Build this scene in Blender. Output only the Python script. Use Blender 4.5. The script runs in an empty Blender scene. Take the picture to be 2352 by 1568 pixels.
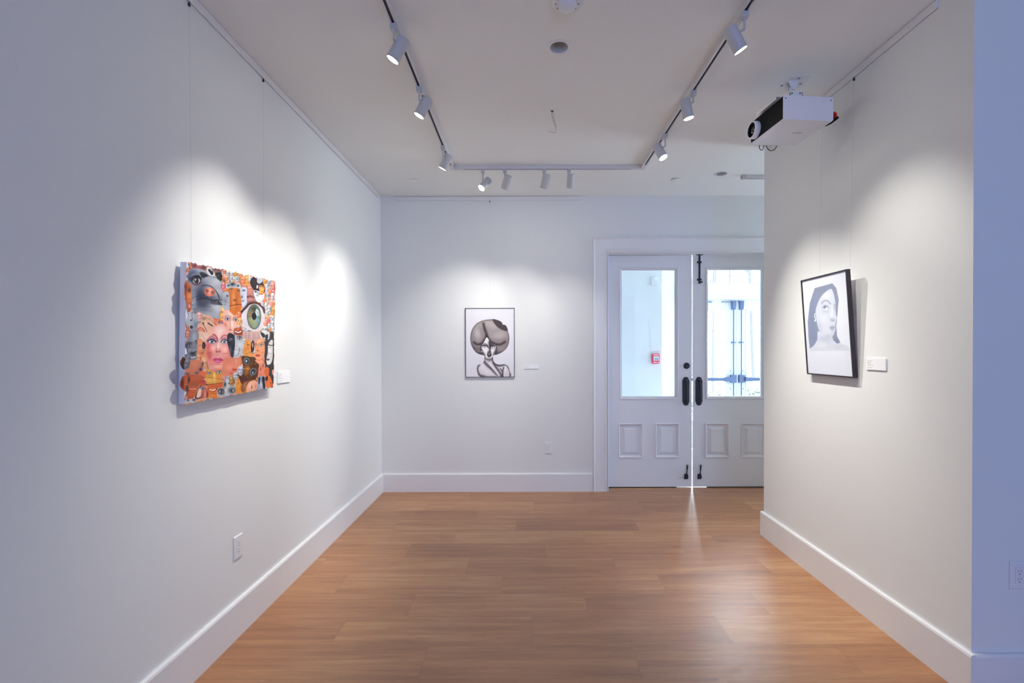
import bpy, bmesh, math, random
import numpy as np
from mathutils import Vector, Matrix

S = bpy.context.scene
COL = S.collection
pi = math.pi

# ------------------------------------------------------------------ camera
D, XL, XR, YE, YN, H, HB = 5.076, -1.509, 1.904, 3.853, 2.056, 3.095, 0.192   # back wall, left wall, right wall, its far and near end, ceiling, baseboard
CAM_Z = 1.489
def make_camera():
    pitch, roll, yaw, cx, cy, f = 0.00781, 0.00234, -0.00057, 30.73, 27.30, 1111.0
    cam = bpy.data.objects.new('camera', bpy.data.cameras.new('camera')); COL.objects.link(cam)
    fw = Vector((-math.sin(yaw), math.cos(yaw), 0)); r0 = Vector((math.cos(yaw), math.sin(yaw), 0)); z = Vector((0, 0, 1))
    F = fw*math.cos(pitch) - z*math.sin(pitch); U0 = fw*math.sin(pitch) + z*math.cos(pitch)
    R = r0*math.cos(roll) - U0*math.sin(roll); U = r0*math.sin(roll) + U0*math.cos(roll)
    m = Matrix.Identity(4)
    for i in range(3): m[i][0], m[i][1], m[i][2] = R[i], U[i], -F[i]
    m.translation = (0, 0, CAM_Z); cam.matrix_world = m
    cam.data.sensor_width = 36; cam.data.lens = 36*f/2352; cam.data.shift_x = -cx/2352; cam.data.shift_y = cy/2352
    cam.data.clip_start = .02; cam.data.clip_end = 300
    S.camera = cam
make_camera()

# ------------------------------------------------------------------ daylight and exposure
SKY = 27.0
W = bpy.data.worlds.new('sky'); S.world = W; W.use_nodes = True
def make_sky():
    """bright hazy sky on the entrance side (+Y), deeper blue behind the camera (-Y)"""
    nt = W.node_tree; bg = nt.nodes['Background']; tc = nt.nodes.new('ShaderNodeTexCoord'); sp = nt.nodes.new('ShaderNodeSeparateXYZ'); nt.links.new(tc.outputs['Generated'], sp.inputs[0])
    mr = nt.nodes.new('ShaderNodeMapRange'); mr.inputs[1].default_value = -.6; mr.inputs[2].default_value = .45; nt.links.new(sp.outputs[1], mr.inputs[0])
    cr = nt.nodes.new('ShaderNodeValToRGB'); e = cr.color_ramp.elements; e[0].color = SKY_BACK; e[1].color = SKY_FRONT; nt.links.new(mr.outputs[0], cr.inputs[0])
    nt.links.new(cr.outputs[0], bg.inputs[0]); bg.inputs[1].default_value = SKY
SKY_BACK, SKY_FRONT = (.142, .196, .385, 1), (.80, .905, 1.0, 1)
make_sky()
S.view_settings.view_transform = 'Standard'; S.view_settings.look = 'None'; S.view_settings.gamma = 1; S.view_settings.use_curve_mapping = False
S.view_settings.exposure = 0.0
S.cycles.use_denoising = True
S.cycles.max_bounces = 10; S.cycles.diffuse_bounces = 6; S.cycles.glossy_bounces = 4; S.cycles.transparent_max_bounces = 16
S.cycles.sample_clamp_indirect = 6
SPOT = 86.0            # watts of one track lamp
SPOT_COL = (1.0, .965, .895)

# ------------------------------------------------------------------ materials
def srgb(c):
    c = [int(c[i:i+2], 16)/255 for i in (0, 2, 4)]
    return tuple(x/12.92 if x <= .04045 else ((x+.055)/1.055)**2.4 for x in c)
def mat(name, col, rough=.5, metal=0, spec=.5, bump=None, noise=None, emit=None):
    m = bpy.data.materials.new(name); m.use_nodes = True; nt = m.node_tree; b = nt.nodes['Principled BSDF']
    c = srgb(col) if isinstance(col, str) else col
    b.inputs['Base Color'].default_value = (*c, 1); b.inputs['Roughness'].default_value = rough
    b.inputs['Metallic'].default_value = metal; b.inputs['Specular IOR Level'].default_value = spec
    tc = nt.nodes.new('ShaderNodeTexCoord')
    if noise:                                   # slight tone variation (scale, amount)
        n = nt.nodes.new('ShaderNodeTexNoise'); n.inputs['Scale'].default_value = noise[0]; n.inputs['Detail'].default_value = 4
        nt.links.new(tc.outputs['Object'], n.inputs['Vector'])
        r = nt.nodes.new('ShaderNodeMapRange'); r.inputs[3].default_value = 1-noise[1]; r.inputs[4].default_value = 1+noise[1]
        nt.links.new(n.outputs['Fac'], r.inputs[0])
        x = nt.nodes.new('ShaderNodeVectorMath'); x.operation = 'SCALE'; x.inputs[0].default_value = c
        nt.links.new(r.outputs[0], x.inputs['Scale']); nt.links.new(x.outputs[0], b.inputs['Base Color'])
    if bump:
        n = nt.nodes.new('ShaderNodeTexNoise'); n.inputs['Scale'].default_value = bump[0]; n.inputs['Detail'].default_value = 3
        nt.links.new(tc.outputs['Object'], n.inputs['Vector'])
        bp = nt.nodes.new('ShaderNodeBump'); bp.inputs['Strength'].default_value = bump[1]; bp.inputs['Distance'].default_value = .002
        nt.links.new(n.outputs['Fac'], bp.inputs['Height']); nt.links.new(bp.outputs[0], b.inputs['Normal'])
    if emit:
        b.inputs['Emission Color'].default_value = (*emit[0], 1); b.inputs['Emission Strength'].default_value = emit[1]
    return m
def glass_mat(name, tint=(.97, .99, 1.0)):
    m = bpy.data.materials.new(name); m.use_nodes = True; nt = m.node_tree; nt.nodes.clear()
    o = nt.nodes.new('ShaderNodeOutputMaterial'); t = nt.nodes.new('ShaderNodeBsdfTransparent'); g = nt.nodes.new('ShaderNodeBsdfGlossy')
    t.inputs[0].default_value = (*tint, 1); g.inputs['Roughness'].default_value = .02
    f = nt.nodes.new('ShaderNodeFresnel'); f.inputs[0].default_value = 1.45; x = nt.nodes.new('ShaderNodeMixShader')
    nt.links.new(f.outputs[0], x.inputs[0]); nt.links.new(t.outputs[0], x.inputs[1]); nt.links.new(g.outputs[0], x.inputs[2]); nt.links.new(x.outputs[0], o.inputs[0])
    return m
M = dict(
    wall=mat('wall_paint', (.79, .80, .785), .75, spec=.25, bump=(260, .06)),
    ceil=mat('ceiling_paint', (.85, .855, .82), .9, spec=.15, bump=(200, .05)),
    trim=mat('trim_paint', (.80, .80, .80), .38, spec=.45),
    door=mat('door_paint', (.77, .78, .80), .42, spec=.45, bump=(60, .03)),
    white=mat('white_enamel', (.78, .77, .77), .35),
    lamp=mat('lamp_housing_white', (.56, .56, .55), .45),
    track=mat('track_white', (.70, .69, .69), .45),
    plate=mat('outlet_plastic', (.82, .81, .82), .3),
    slotdark=mat('slot_dark', '2c2830', .6),
    slit=mat('socket_slit', '3a3844', .7),
    steel=mat('brushed_steel', '8c8c90', .35, metal=.8),
    wire=mat('steel_wire', 'cccacc', .5),
    iron=mat('dark_iron', '1c2430', .42, spec=.5),
    exitbar=mat('grey_blue_metal', '4e6080', .45),
    black=mat('black_plastic', '060607', .6, spec=.12),
    blackframe=mat('black_frame_wood', '2e262e', .55, noise=(30, .2)),
    grey=mat('grey_frame_metal', '4c484c', .45),
    paper=mat('canvas_edge', 'ece6ea', .8),
    card=mat('label_card', 'f2f2f4', .7),
    ink=mat('label_print', 'b8b8c0', .8),
    red=mat('alarm_red', 'd42c4c', .35),
    redcable=mat('red_cable', 'c01010', .4),
    proj=mat('projector_white', (.74, .73, .76), .4),
    lensglass=mat('lens_glass', '2a1c20', .08),
    tile=mat('vestibule_tile', (.72, .74, .76), .5, noise=(3, .04)),
    ground=mat('pale_ground', (.62, .62, .60), .9, noise=(1.5, .15)),
    bark=mat('tree_bark', (.105, .098, .102), .9, noise=(9, .3)),
    leaf=mat('shrub_leaf', (.040, .062, .038), .6, noise=(8, .35)),
    glass=glass_mat('window_glass'),
)
def vcol_mat(name, rough=.6, bump=.0, spec=.3, coat=0):
    m = bpy.data.materials.new(name); m.use_nodes = True; nt = m.node_tree; b = nt.nodes['Principled BSDF']
    a = nt.nodes.new('ShaderNodeAttribute'); a.attribute_name = 'paint'; nt.links.new(a.outputs['Color'], b.inputs['Base Color'])
    b.inputs['Roughness'].default_value = rough; b.inputs['Specular IOR Level'].default_value = spec
    if coat: b.inputs['Coat Weight'].default_value = coat; b.inputs['Coat Roughness'].default_value = .12
    return m
M['collage'] = vcol_mat('collage_paper', .5, spec=.35)
M['drawing'] = vcol_mat('drawing_paper', .7)

# ------------------------------------------------------------------ object helpers
ORG = {}
def obj(name, bm, m, parent=None, loc=None, smooth=False, bevel=0):
    """ONE mesh object; bm is in world metres, the object's origin goes to loc (or its thing's origin)"""
    org = Vector(loc) if loc is not None else (ORG[parent.name] if parent else None)
    if org is None:
        c = [v.co for v in bm.verts]
        org = Vector(((min(v.x for v in c)+max(v.x for v in c))/2, (min(v.y for v in c)+max(v.y for v in c))/2, min(v.z for v in c)))
    bmesh.ops.translate(bm, verts=bm.verts, vec=-org)
    if bevel:
        es = [e for e in bm.edges if len(e.link_faces) == 2 and e.calc_face_angle(0) > .6]
        bmesh.ops.bevel(bm, geom=es, offset=bevel, segments=2, profile=.6, affect='EDGES', clamp_overlap=True)
    bmesh.ops.recalc_face_normals(bm, faces=bm.faces)
    me = bpy.data.meshes.new(name); bm.to_mesh(me); bm.free()
    for mm in (m if isinstance(m, (list, tuple)) else [m]): me.materials.append(mm)
    if smooth:
        for p in me.polygons: p.use_smooth = True
        try: me.set_sharp_from_angle(angle=math.radians(38))
        except Exception: pass
    o = bpy.data.objects.new(name, me); COL.objects.link(o); ORG[o.name] = org
    if parent:
        o.parent = parent; o.location = org - ORG[parent.name]
    else: o.location = org
    return o
def thing(name, label, cat, loc, group=None):
    o = bpy.data.objects.new(name, None); COL.objects.link(o); o.location = loc; o.empty_display_size = .05
    ORG[o.name] = Vector(loc); o['label'] = label; o['category'] = cat
    if group: o['group'] = group
    return o
def tag(o, label, cat, group=None):
    o['label'] = label; o['category'] = cat
    if group: o['group'] = group
    return o
def holder(name, loc):                       # an Empty of the setting (a door with its parts)
    o = bpy.data.objects.new(name, None); COL.objects.link(o); o.location = loc; ORG[o.name] = Vector(loc); o['kind'] = 'structure'; o.empty_display_size = .05
    return o
def struct(name, bm, m, **k):
    o = obj(name, bm, m, **k)
    if not k.get('parent'): o['kind'] = 'structure'
    return o
def box(bm, x0, x1, y0, y1, z0, z1, mi=0):
    v = [bm.verts.new((x, y, z)) for x in (x0, x1) for y in (y0, y1) for z in (z0, z1)]
    for f in ((0, 1, 3, 2), (4, 6, 7, 5), (0, 4, 5, 1), (2, 3, 7, 6), (0, 2, 6, 4), (1, 5, 7, 3)):
        bm.faces.new([v[i] for i in f]).material_index = mi
    return v
def B(*boxes):
    bm = bmesh.new()
    for b in boxes: box(bm, *b)
    return bm
def frame_of(d):
    d = Vector(d).normalized(); a = Vector((0, 0, 1)) if abs(d.z) < .9 else Vector((1, 0, 0))
    u = d.cross(a).normalized(); return u, d.cross(u).normalized(), d
def lathe(bm, p, d, prof, n=28, cap0=True, cap1=True, mi=0):
    """prof: (radius, distance along d) pairs"""
    u, w, d = frame_of(d); p = Vector(p); rings = []
    for r, t in prof:
        rings.append([bm.verts.new(p + d*t + (u*math.cos(2*pi*k/n) + w*math.sin(2*pi*k/n))*r) for k in range(n)])
    for a, b in zip(rings, rings[1:]):
        for k in range(n): bm.faces.new((a[k], a[(k+1) % n], b[(k+1) % n], b[k])).material_index = mi
    if cap0: bm.faces.new(rings[0]).material_index = mi
    if cap1: bm.faces.new(rings[-1][::-1]).material_index = mi
def tube(bm, pts, r, n=8, mi=0, closed_ends=True):
    pts = [Vector(p) for p in pts]; rings = []; up = None
    for i, p in enumerate(pts):
        d = (pts[min(i+1, len(pts)-1)] - pts[max(i-1, 0)]).normalized()
        if up is None: u, w, _ = frame_of(d)
        else:
            u = (up - d*up.dot(d)).normalized(); w = d.cross(u)
        up = u; rr = r[i] if isinstance(r, (list, tuple)) else r
        rings.append([bm.verts.new(p + (u*math.cos(2*pi*k/n) + w*math.sin(2*pi*k/n))*rr) for k in range(n)])
    for a, b in zip(rings, rings[1:]):
        for k in range(n): bm.faces.new((a[k], a[(k+1) % n], b[(k+1) % n], b[k])).material_index = mi
    if closed_ends: bm.faces.new(rings[0]).material_index = mi; bm.faces.new(rings[-1][::-1]).material_index = mi
def curve_pts(P, k=6):
    P = [Vector(p) for p in P]; out = []
    for i in range(len(P)-1):
        a, b, c, d = P[max(i-1, 0)], P[i], P[i+1], P[min(i+2, len(P)-1)]
        for j in range(k):
            t = j/k; out.append(.5*((2*b)+(c-a)*t+(2*a-5*b+4*c-d)*t*t+(3*b-a-3*c+d)*t**3))
    return out+[P[-1]]
def rings_xz(bm, x0, x1, z0, z1, y, prof, cap=True, hole=False):
    """lofted rectangular rings in the XZ plane, prof = (inset, dy) ; dy < 0 comes toward the room"""
    R = []
    for i, dy in prof:
        R.append([bm.verts.new(c) for c in ((x0+i, y+dy, z0+i), (x1-i, y+dy, z0+i), (x1-i, y+dy, z1-i), (x0+i, y+dy, z1-i))])
    for a, b in zip(R, R[1:]):
        for k in range(4): bm.faces.new((a[k], a[(k+1) % 4], b[(k+1) % 4], b[k]))
    if cap: bm.faces.new(R[-1])
    return R
def prism(bm, poly, axis, a, b, mi=0):
    """extrude a 2D polygon along an axis ('x','y','z') from a to b"""
    f = {'x': lambda p, t: (t, p[0], p[1]), 'y': lambda p, t: (p[0], t, p[1]), 'z': lambda p, t: (p[0], p[1], t)}[axis]
    A = [bm.verts.new(f(p, a)) for p in poly]; Bv = [bm.verts.new(f(p, b)) for p in poly]; n = len(poly)
    for k in range(n): bm.faces.new((A[k], A[(k+1) % n], Bv[(k+1) % n], Bv[k])).material_index = mi
    bm.faces.new(A[::-1]).material_index = mi; bm.faces.new(Bv).material_index = mi

def hx(c):
    return np.array([int(c[i:i+2],16)/255 for i in (0,2,4)]) if isinstance(c,str) else np.array(c,float)
class Paint:
    """a small raster painter; the drawing ends up as colours on the points of a sheet of paper"""
    def __init__(s,w,h,bg,k=.6):
        s.k=k; s.W=int(w*k); s.H=int(h*k); s.im=np.ones((s.H,s.W,3))*hx(bg); s.m=None; s.t=(1,0,0)
    def use(s,sc=1,ox=0,oy=0): s.t=(sc,ox,oy)
    def tp(s,p):
        a,ox,oy=s.t; return ((p[0]*a+ox)*s.k,(p[1]*a+oy)*s.k)
    def box(s,x0,y0,x1,y1):
        x0=max(0,int(x0)); y0=max(0,int(y0)); x1=min(s.W,int(x1)+2); y1=min(s.H,int(y1)+2)
        if x1<=x0 or y1<=y0: return None
        Y,X=np.mgrid[y0:y1,x0:x1]; return slice(y0,y1),slice(x0,x1),X+.5,Y+.5
    def put(s,ys,xs,al,col):
        if s.m is not None: al=al*s.m[ys,xs]
        al=al[...,None]; s.im[ys,xs]=s.im[ys,xs]*(1-al)+(hx(col) if isinstance(col,str) else col)*al
    def _ell(s,cx,cy,rx,ry,rot,f):
        q=s.t[0]*s.k; cx,cy=s.tp((cx,cy)); rx*=q; ry*=q; f=max(f*q,.9); R=max(rx,ry)+f+1
        b=s.box(cx-R,cy-R,cx+R,cy+R)
        if b is None: return None
        ys,xs,X,Y=b; c,n=math.cos(math.radians(rot)),math.sin(math.radians(rot))
        u=(X-cx)*c+(Y-cy)*n; v=-(X-cx)*n+(Y-cy)*c
        r=np.sqrt((u/rx)**2+(v/ry)**2)+1e-9; g=np.sqrt((u/rx**2)**2+(v/ry**2)**2)+1e-9
        return ys,xs,np.clip(.5-(r*(r-1)/g)/f,0,1),u/rx,v/ry
    def ell(s,cx,cy,rx,ry,col,a=1,rot=0,f=3):
        r=s._ell(cx,cy,rx,ry,rot,f)
        if r: s.put(r[0],r[1],r[2]*a,col)
    def soft(s,cx,cy,rx,ry,col,a=1,rot=0):
        q=s.t[0]*s.k; R=max(rx,ry)*q*2.2; x,y=s.tp((cx,cy)); b=s.box(x-R,y-R,x+R,y+R)
        if b is None: return
        ys,xs,X,Y=b; c,n=math.cos(math.radians(rot)),math.sin(math.radians(rot))
        u=((X-x)*c+(Y-y)*n)/(rx*q); v=(-(X-x)*n+(Y-y)*c)/(ry*q)
        s.put(ys,xs,a*np.exp(-(u*u+v*v)),col)
    def smooth(s,pts,closed):
        n=len(pts); out=[]
        for i in range(n if closed else n-1):
            g=lambda j: np.array(pts[j%n] if closed else pts[min(max(j,0),n-1)],float)
            a,b,c,d=g(i-1),g(i),g(i+1),g(i+2)
            for t in (0,.2,.4,.6,.8): out.append(.5*((2*b)+(c-a)*t+(2*a-5*b+4*c-d)*t*t+(3*b-a-3*c+d)*t**3))
        if not closed: out.append(np.array(pts[-1],float))
        return out
    def _seg(s,P,X,Y,closed):
        D=np.full(X.shape,1e9); ins=np.zeros(X.shape,bool); n=len(P)
        for i in range(n if closed else n-1):
            ax,ay=P[i]; bx,by=P[(i+1)%n]; dx,dy=bx-ax,by-ay; L=dx*dx+dy*dy+1e-12
            t=np.clip(((X-ax)*dx+(Y-ay)*dy)/L,0,1); D=np.minimum(D,(X-ax-t*dx)**2+(Y-ay-t*dy)**2)
            if closed and ay!=by: ins^=((ay>Y)!=(by>Y))&(X<(bx-ax)*(Y-ay)/(by-ay)+ax)
        return np.sqrt(D),ins
    def _poly(s,pts,f,smooth):
        P=[s.tp(p) for p in (s.smooth(pts,True) if smooth else pts)]; f=max(f*s.t[0]*s.k,.9)
        A=np.array(P); b=s.box(A[:,0].min()-f,A[:,1].min()-f,A[:,0].max()+f,A[:,1].max()+f)
        if b is None: return None
        ys,xs,X,Y=b; D,ins=s._seg(P,X,Y,True); return ys,xs,np.clip(.5+np.where(ins,D,-D)/f,0,1)
    def poly(s,pts,col,a=1,f=3,sm=True):
        r=s._poly(pts,f,sm)
        if r: s.put(r[0],r[1],r[2]*a,col)
    def line(s,pts,w,col,a=1,f=2,sm=True):
        q=s.t[0]*s.k; P=[s.tp(p) for p in (s.smooth(pts,False) if sm and len(pts)>2 else pts)]; w=w*q; f=max(f*q,.9)
        A=np.array(P); b=s.box(A[:,0].min()-w-f,A[:,1].min()-w-f,A[:,0].max()+w+f,A[:,1].max()+w+f)
        if b is None: return
        ys,xs,X,Y=b; D,_=s._seg(P,X,Y,False); s.put(ys,xs,a*np.clip(.5+(w/2-D)/f,0,1)*min(1,w/.9+.25),col)
    def clip(s,pts=None,ell=None,f=2,sm=True):
        if pts is None and ell is None: s.m=None; return
        s.m=None; m=np.zeros((s.H,s.W)); r=s._poly(pts,f,sm) if pts else s._ell(*ell,f)
        if r: m[r[0],r[1]]=r[2]
        s.m=m
    # --- features
    def eye(s,cx,cy,w,rot=0,iris='4a6a8a',white='e8e4e2',dark='2a2228',brow=True,lid='7a4a50',open_=.5,look=0,br='4a3030'):
        c,n=math.cos(math.radians(rot)),math.sin(math.radians(rot)); h=w*open_
        T=lambda x,y:(cx+x*w*c-y*w*n, cy+x*w*n+y*w*c)
        s.soft(*T(0,-.12),w*.62,w*.36,lid,.55,rot)
        s.poly([T(-.5,.04),T(-.25,-.5*open_),T(.1,-.55*open_),T(.5,.0),T(.2,.35*open_),T(-.2,.38*open_)],white,1,w*.05)
        s.ell(*T(look,-.06*open_),w*.21,w*.23,iris,1,0,w*.06); s.ell(*T(look,-.06*open_),w*.1,w*.11,dark,1,0,w*.05)
        s.ell(*T(look-.07,-.12),w*.05,w*.05,'ffffff',.9,0,w*.04)
        s.line([T(-.52,.06),T(-.25,-.52*open_),T(.1,-.58*open_),T(.52,-.02)],w*.1,dark,.95,w*.05)
        s.line([T(-.45,.08),T(-.2,.4*open_),T(.2,.37*open_),T(.5,.0)],w*.045,dark,.5,w*.05)
        if brow: s.line([T(-.6,-.45),T(-.2,-.75),T(.25,-.72),T(.65,-.5)],w*.11,br,.7,w*.08)
    def lips(s,cx,cy,w,rot=0,col='c4505e',smile=0,teeth=False):
        c,n=math.cos(math.radians(rot)),math.sin(math.radians(rot)); k=smile*w*.18
        T=lambda x,y:(cx+x*w*c-(y*w-0*k)*n, cy+x*w*n+y*w*c-abs(x)*2*k)
        d=hx(col)*.6; l=np.minimum(hx(col)*1.25,1)
        s.poly([T(-.5,0),T(-.2,-.2),T(0,-.13),T(.2,-.2),T(.5,0),T(.22,.24),T(0,.28),T(-.22,.24)],col,1,w*.05)
        if teeth: s.poly([T(-.38,0),T(0,-.06),T(.38,0),T(.2,.13),T(-.2,.13)],'f4eee8',1,w*.04)
        else: s.line([T(-.48,0),T(-.15,.01),T(0,.04),T(.15,.01),T(.48,0)],w*.05,d,.9,w*.04)
        s.soft(*T(0,.16),w*.16,w*.05,l,.5,rot)
    def face(s,cx,cy,w,h,rot=0,skin='d88a62',shade='9a4a34',hi='f2c8a8',lip='b84848',iris='4a3a34',hair=None,turn=0,smile=0,teeth=False,two=True,ex=1.,clipit=True):
        c,n=math.cos(math.radians(rot)),math.sin(math.radians(rot))
        T=lambda x,y:(cx+x*w*c-y*h*n, cy+x*w*n+y*h*c)
        old=s.m
        if clipit: s.clip(ell=(cx,cy,w*.5,h*.5,rot),f=2)
        if old is not None and clipit: s.m=s.m*old
        s.ell(cx,cy,w*.6,h*.6,skin,1,rot)
        s.soft(*T(-.12+turn*.1,-.28),w*.26,h*.16,hi,.7,rot); s.soft(*T(.5,.1),w*.2,h*.4,shade,.8,rot); s.soft(*T(-.5,.2),w*.14,h*.4,shade,.6,rot)
        s.soft(*T(-.22,.1),w*.14,h*.1,hi,.6,rot); s.soft(*T(turn*.2,.36),w*.14,h*.07,hi,.5,rot); s.soft(*T(turn*.2,.28),w*.2,h*.03,shade,.35,rot)
        if hair: 
            s.poly([T(-.6,-.05),T(-.46,-.3),T(-.1,-.42),T(.3,-.36),T(.46,-.1),T(.62,0),T(.6,-.7),T(-.6,-.7)],hair,1,w*.06)
        e=w*.2*ex; tx=turn*.14
        br=hx(shade)*.55
        s.eye(*T(-.2+tx,-.08),e*(1-.2*max(-turn,0)),rot,iris=iris,lid=shade,br=br)
        if two: s.eye(*T(.2+tx,-.08),e*(1-.2*max(turn,0)),rot,iris=iris,lid=shade,br=br)
        s.line([T(.05+tx,-.1),T(.06+tx*1.6,.06),T(.07+tx*1.8,.12)],w*.05,shade,.5,w*.06)
        s.soft(*T(0+tx*1.6,.05),w*.04,h*.12,hi,.7,rot); s.line([T(-.07+tx*1.6,.14),T(.0+tx*1.6,.165),T(.08+tx*1.6,.14)],w*.045,hx(shade)*.7,.8,w*.05)
        s.lips(*T(tx*1.3,.27),w*.32,rot,lip,smile,teeth)
        s.m=old
def sheet_colors(P,H,us,vs):
    """sample the raster at sheet coords through homography H ((u,v) in 0..1 -> raster picture px)"""
    U,V=np.meshgrid(us,vs); w=H[2,0]*U+H[2,1]*V+H[2,2]; x=(H[0,0]*U+H[0,1]*V+H[0,2])/w*P.k; y=(H[1,0]*U+H[1,1]*V+H[1,2])/w*P.k
    x=np.clip(x-.5,0,P.W-1.001); y=np.clip(y-.5,0,P.H-1.001); i=x.astype(int); j=y.astype(int); fx=(x-i)[...,None]; fy=(y-j)[...,None]
    A=P.im; return A[j,i]*(1-fx)*(1-fy)+A[j,i+1]*fx*(1-fy)+A[j+1,i]*(1-fx)*fy+A[j+1,i+1]*fx*fy
def homog(q):
    """unit square corners (0,0),(1,0),(1,1),(0,1) -> q"""
    A=[];b=[]
    for (u,v),(x,y) in zip(((0,0),(1,0),(1,1),(0,1)),q):
        A.append([u,v,1,0,0,0,-x*u,-x*v]);b.append(x);A.append([0,0,0,u,v,1,-y*u,-y*v]);b.append(y)
    return np.append(np.linalg.solve(np.array(A,float),np.array(b,float)),1).reshape(3,3)
def paint_collage():
    P=Paint(1254,1568,'b98474'); rnd=random.Random(7)
    gray=dict(skin='a8aab4',shade='4c505c',hi='e2e4e8',lip='70707a',iris='30343c')
    warm=dict(skin='d98a62',shade='9c4c30',hi='f2c2a0',lip='b4504c',iris='4a3a34')
    tan=dict(skin='d69a50',shade='8a5226',hi='f0cc88',lip='b05c3a',iris='4a3a2a')
    pink=dict(skin='e4a090',shade='b0625c',hi='f8d4c8',lip='cc5064',iris='5a5060')
    bw=dict(skin='c8ccd0',shade='3a3c42',hi='f4f4f4',lip='505058',iris='20242a')
    # ground layer: many small cut-out faces so that no gap stays empty
    kinds=[gray,warm,tan,pink,warm,bw]
    for j in range(24):
        for i in range(18):
            x=150+i*50+rnd.uniform(-14,14); y=130+j*56+rnd.uniform(-14,14)
            k=rnd.choice(kinds); w=rnd.uniform(50,74); P.face(x,y,w,w*1.3,rnd.uniform(-25,25),turn=rnd.uniform(-.8,.8),smile=rnd.random(),teeth=rnd.random()<.3,**k)
    A=(.4248,78.4,78.4); B=(.4249,509.5,78.4); C=(.4248,78.4,744.6); D=(.4249,509.5,744.6)
    # ---------- upper left quarter
    P.use(*A)
    P.face(285,140,110,130,5,**dict(warm,skin='d8a890'))
    P.poly([(330,95),(440,120),(560,150),(665,180),(650,260),(560,245),(450,225),(345,215)],'9a6a68'); P.soft(480,170,70,40,'c8786a',.8); P.soft(400,170,40,30,'6a3a50',.7); P.soft(600,210,50,40,'5a4048',.7); P.line([(345,215),(450,225),(560,245),(650,262)],10,'b87058',.8)
    P.face(270,235,110,130,-15,**dict(warm,shade='5a2a20'))
    # big grey face with two eyes
    big=[(270,300),(330,230),(460,225),(600,260),(760,320),(900,400),(990,480),(1010,620),(1030,760),(1040,900),(1020,1040),(960,1100),(950,1290),(840,1290),(700,1240),(560,1190),(450,1140),(360,1110),(370,980),(350,860),(340,700),(330,620),(270,540),(250,420)]
    P.poly(big,'9a9eaa'); P.clip(big)
    P.soft(560,260,260,60,'b8bcc8',.9); P.soft(860,500,160,130,'c8cad0',.95); P.soft(700,430,140,60,'b8bac4',.7); P.soft(880,720,110,80,'b6b8c2',.8)
    P.soft(360,300,90,60,'6a7896',.8); P.soft(320,400,70,80,'3c4660',.9); P.soft(560,560,90,60,'6c7488',.7)
    P.soft(540,740,120,170,'4a5068',.85); P.soft(500,860,120,130,'3c4056',.8); P.soft(640,860,210,60,'3a3c4c',.95); P.soft(650,950,220,60,'545868',.85); P.soft(560,1000,160,60,'4a4e5e',.8); P.soft(850,910,120,25,'32343e',.8)
    P.soft(880,1080,140,150,'c2c4ca',.95); P.soft(650,1130,140,60,'80848e',.7); P.soft(400,920,50,160,'9cacc8',.9); P.soft(720,1200,140,70,'aeb2bc',.7); P.soft(560,1090,120,40,'6a6e7c',.6)
    for k in range(26):
        x=740+k*9; P.line([(x,905+k*1.5),(x+6+k*.8,960+k*2),(x+20+k,1000+rnd.uniform(-30,20))],7,'34363f',.75)
    P.line([(560,600),(640,585),(740,605),(820,660),(890,760),(940,880)],20,'30323c',.85); P.line([(600,570),(700,590),(800,640),(880,720),(940,830)],8,'4a4c58',.7)
    P.line([(440,900),(560,870),(700,880),(820,910),(900,900),(940,990)],22,'30323c',.8)
    P.line([(360,860),(470,820),(620,790)],9,'2c2e38',.9); P.line([(340,695),(450,690),(540,685)],6,'5a6074',.8); P.line([(370,1100),(500,1060),(620,1045),(760,1045)],8,'3a3c48',.8); P.line([(740,905),(880,895),(1030,890)],10,'34363e',.9); P.line([(900,755),(1020,740)],4,'8890a0',.8)
    # upper eye of the grey face
    P.soft(430,380,190,90,'6c7080',.6); P.line([(300,400),(350,360),(430,345),(520,370),(560,440)],26,'8e90a0',.8)
    P.poly([(330,500),(360,420),(430,385),(510,410),(555,480),(520,550),(440,585),(370,560)],'33323c'); P.poly([(350,500),(390,440),(450,425),(510,450),(530,490),(480,550),(420,560)],'cdbfc2')
    P.ell(445,490,52,66,'3c3a42',1,0,6); P.ell(450,500,30,36,'17161c'); P.ell(424,466,13,22,'ffffff',1,10,5); P.soft(340,460,60,45,'262c44',.85)
    P.line([(330,560),(400,600),(480,600),(540,550),(556,470)],14,'b06a74',.75); P.line([(340,500),(360,430),(430,380),(510,395),(555,465)],22,'22212c',.95)
    P.poly([(510,320),(560,300),(640,330),(690,380),(640,410),(570,430),(540,380)],'3c3e46',.95); 
    for k in range(14): P.line([(530+k*10,330+k*4),(560+k*13,400-k*2)],5,'24262c',.7)
    P.line([(690,390),(780,405),(900,445),(980,520)],8,'3a3c44',.8); P.line([(760,370),(840,400),(900,460)],5,'40424a',.7)
    P.clip()
    # small bright face inside the grey one
    P.ell(722,725,118,88,'e0785c',1,8); P.soft(720,690,90,40,'f4a88c',.9); P.soft(720,740,30,80,'fcc8b0',.9); P.soft(660,710,36,24,'803c34',.9); P.soft(790,745,32,24,'803c34',.9); P.eye(655,715,60,8,iris='2a2a30'); P.eye(785,745,60,12,iris='2a2a30'); P.soft(720,790,60,20,'f08a78',.8)
    # white, round-eyed piece and dark beak-like piece
    P.poly([(670,190),(740,200),(780,240),(830,320),(830,370),(760,390),(700,360),(665,290)],'dcdce0'); P.poly([(690,245),(740,240),(800,300),(800,350),(760,365),(720,310)],'33343a'); P.soft(760,260,20,20,'c8c8cc',.8)
    P.poly([(770,205),(860,215),(990,235),(1050,265),(1000,300),(850,315),(800,290)],'a07a78'); P.soft(930,260,60,25,'6a4a50',.7); P.soft(830,240,40,20,'5c5058',.7)
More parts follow.
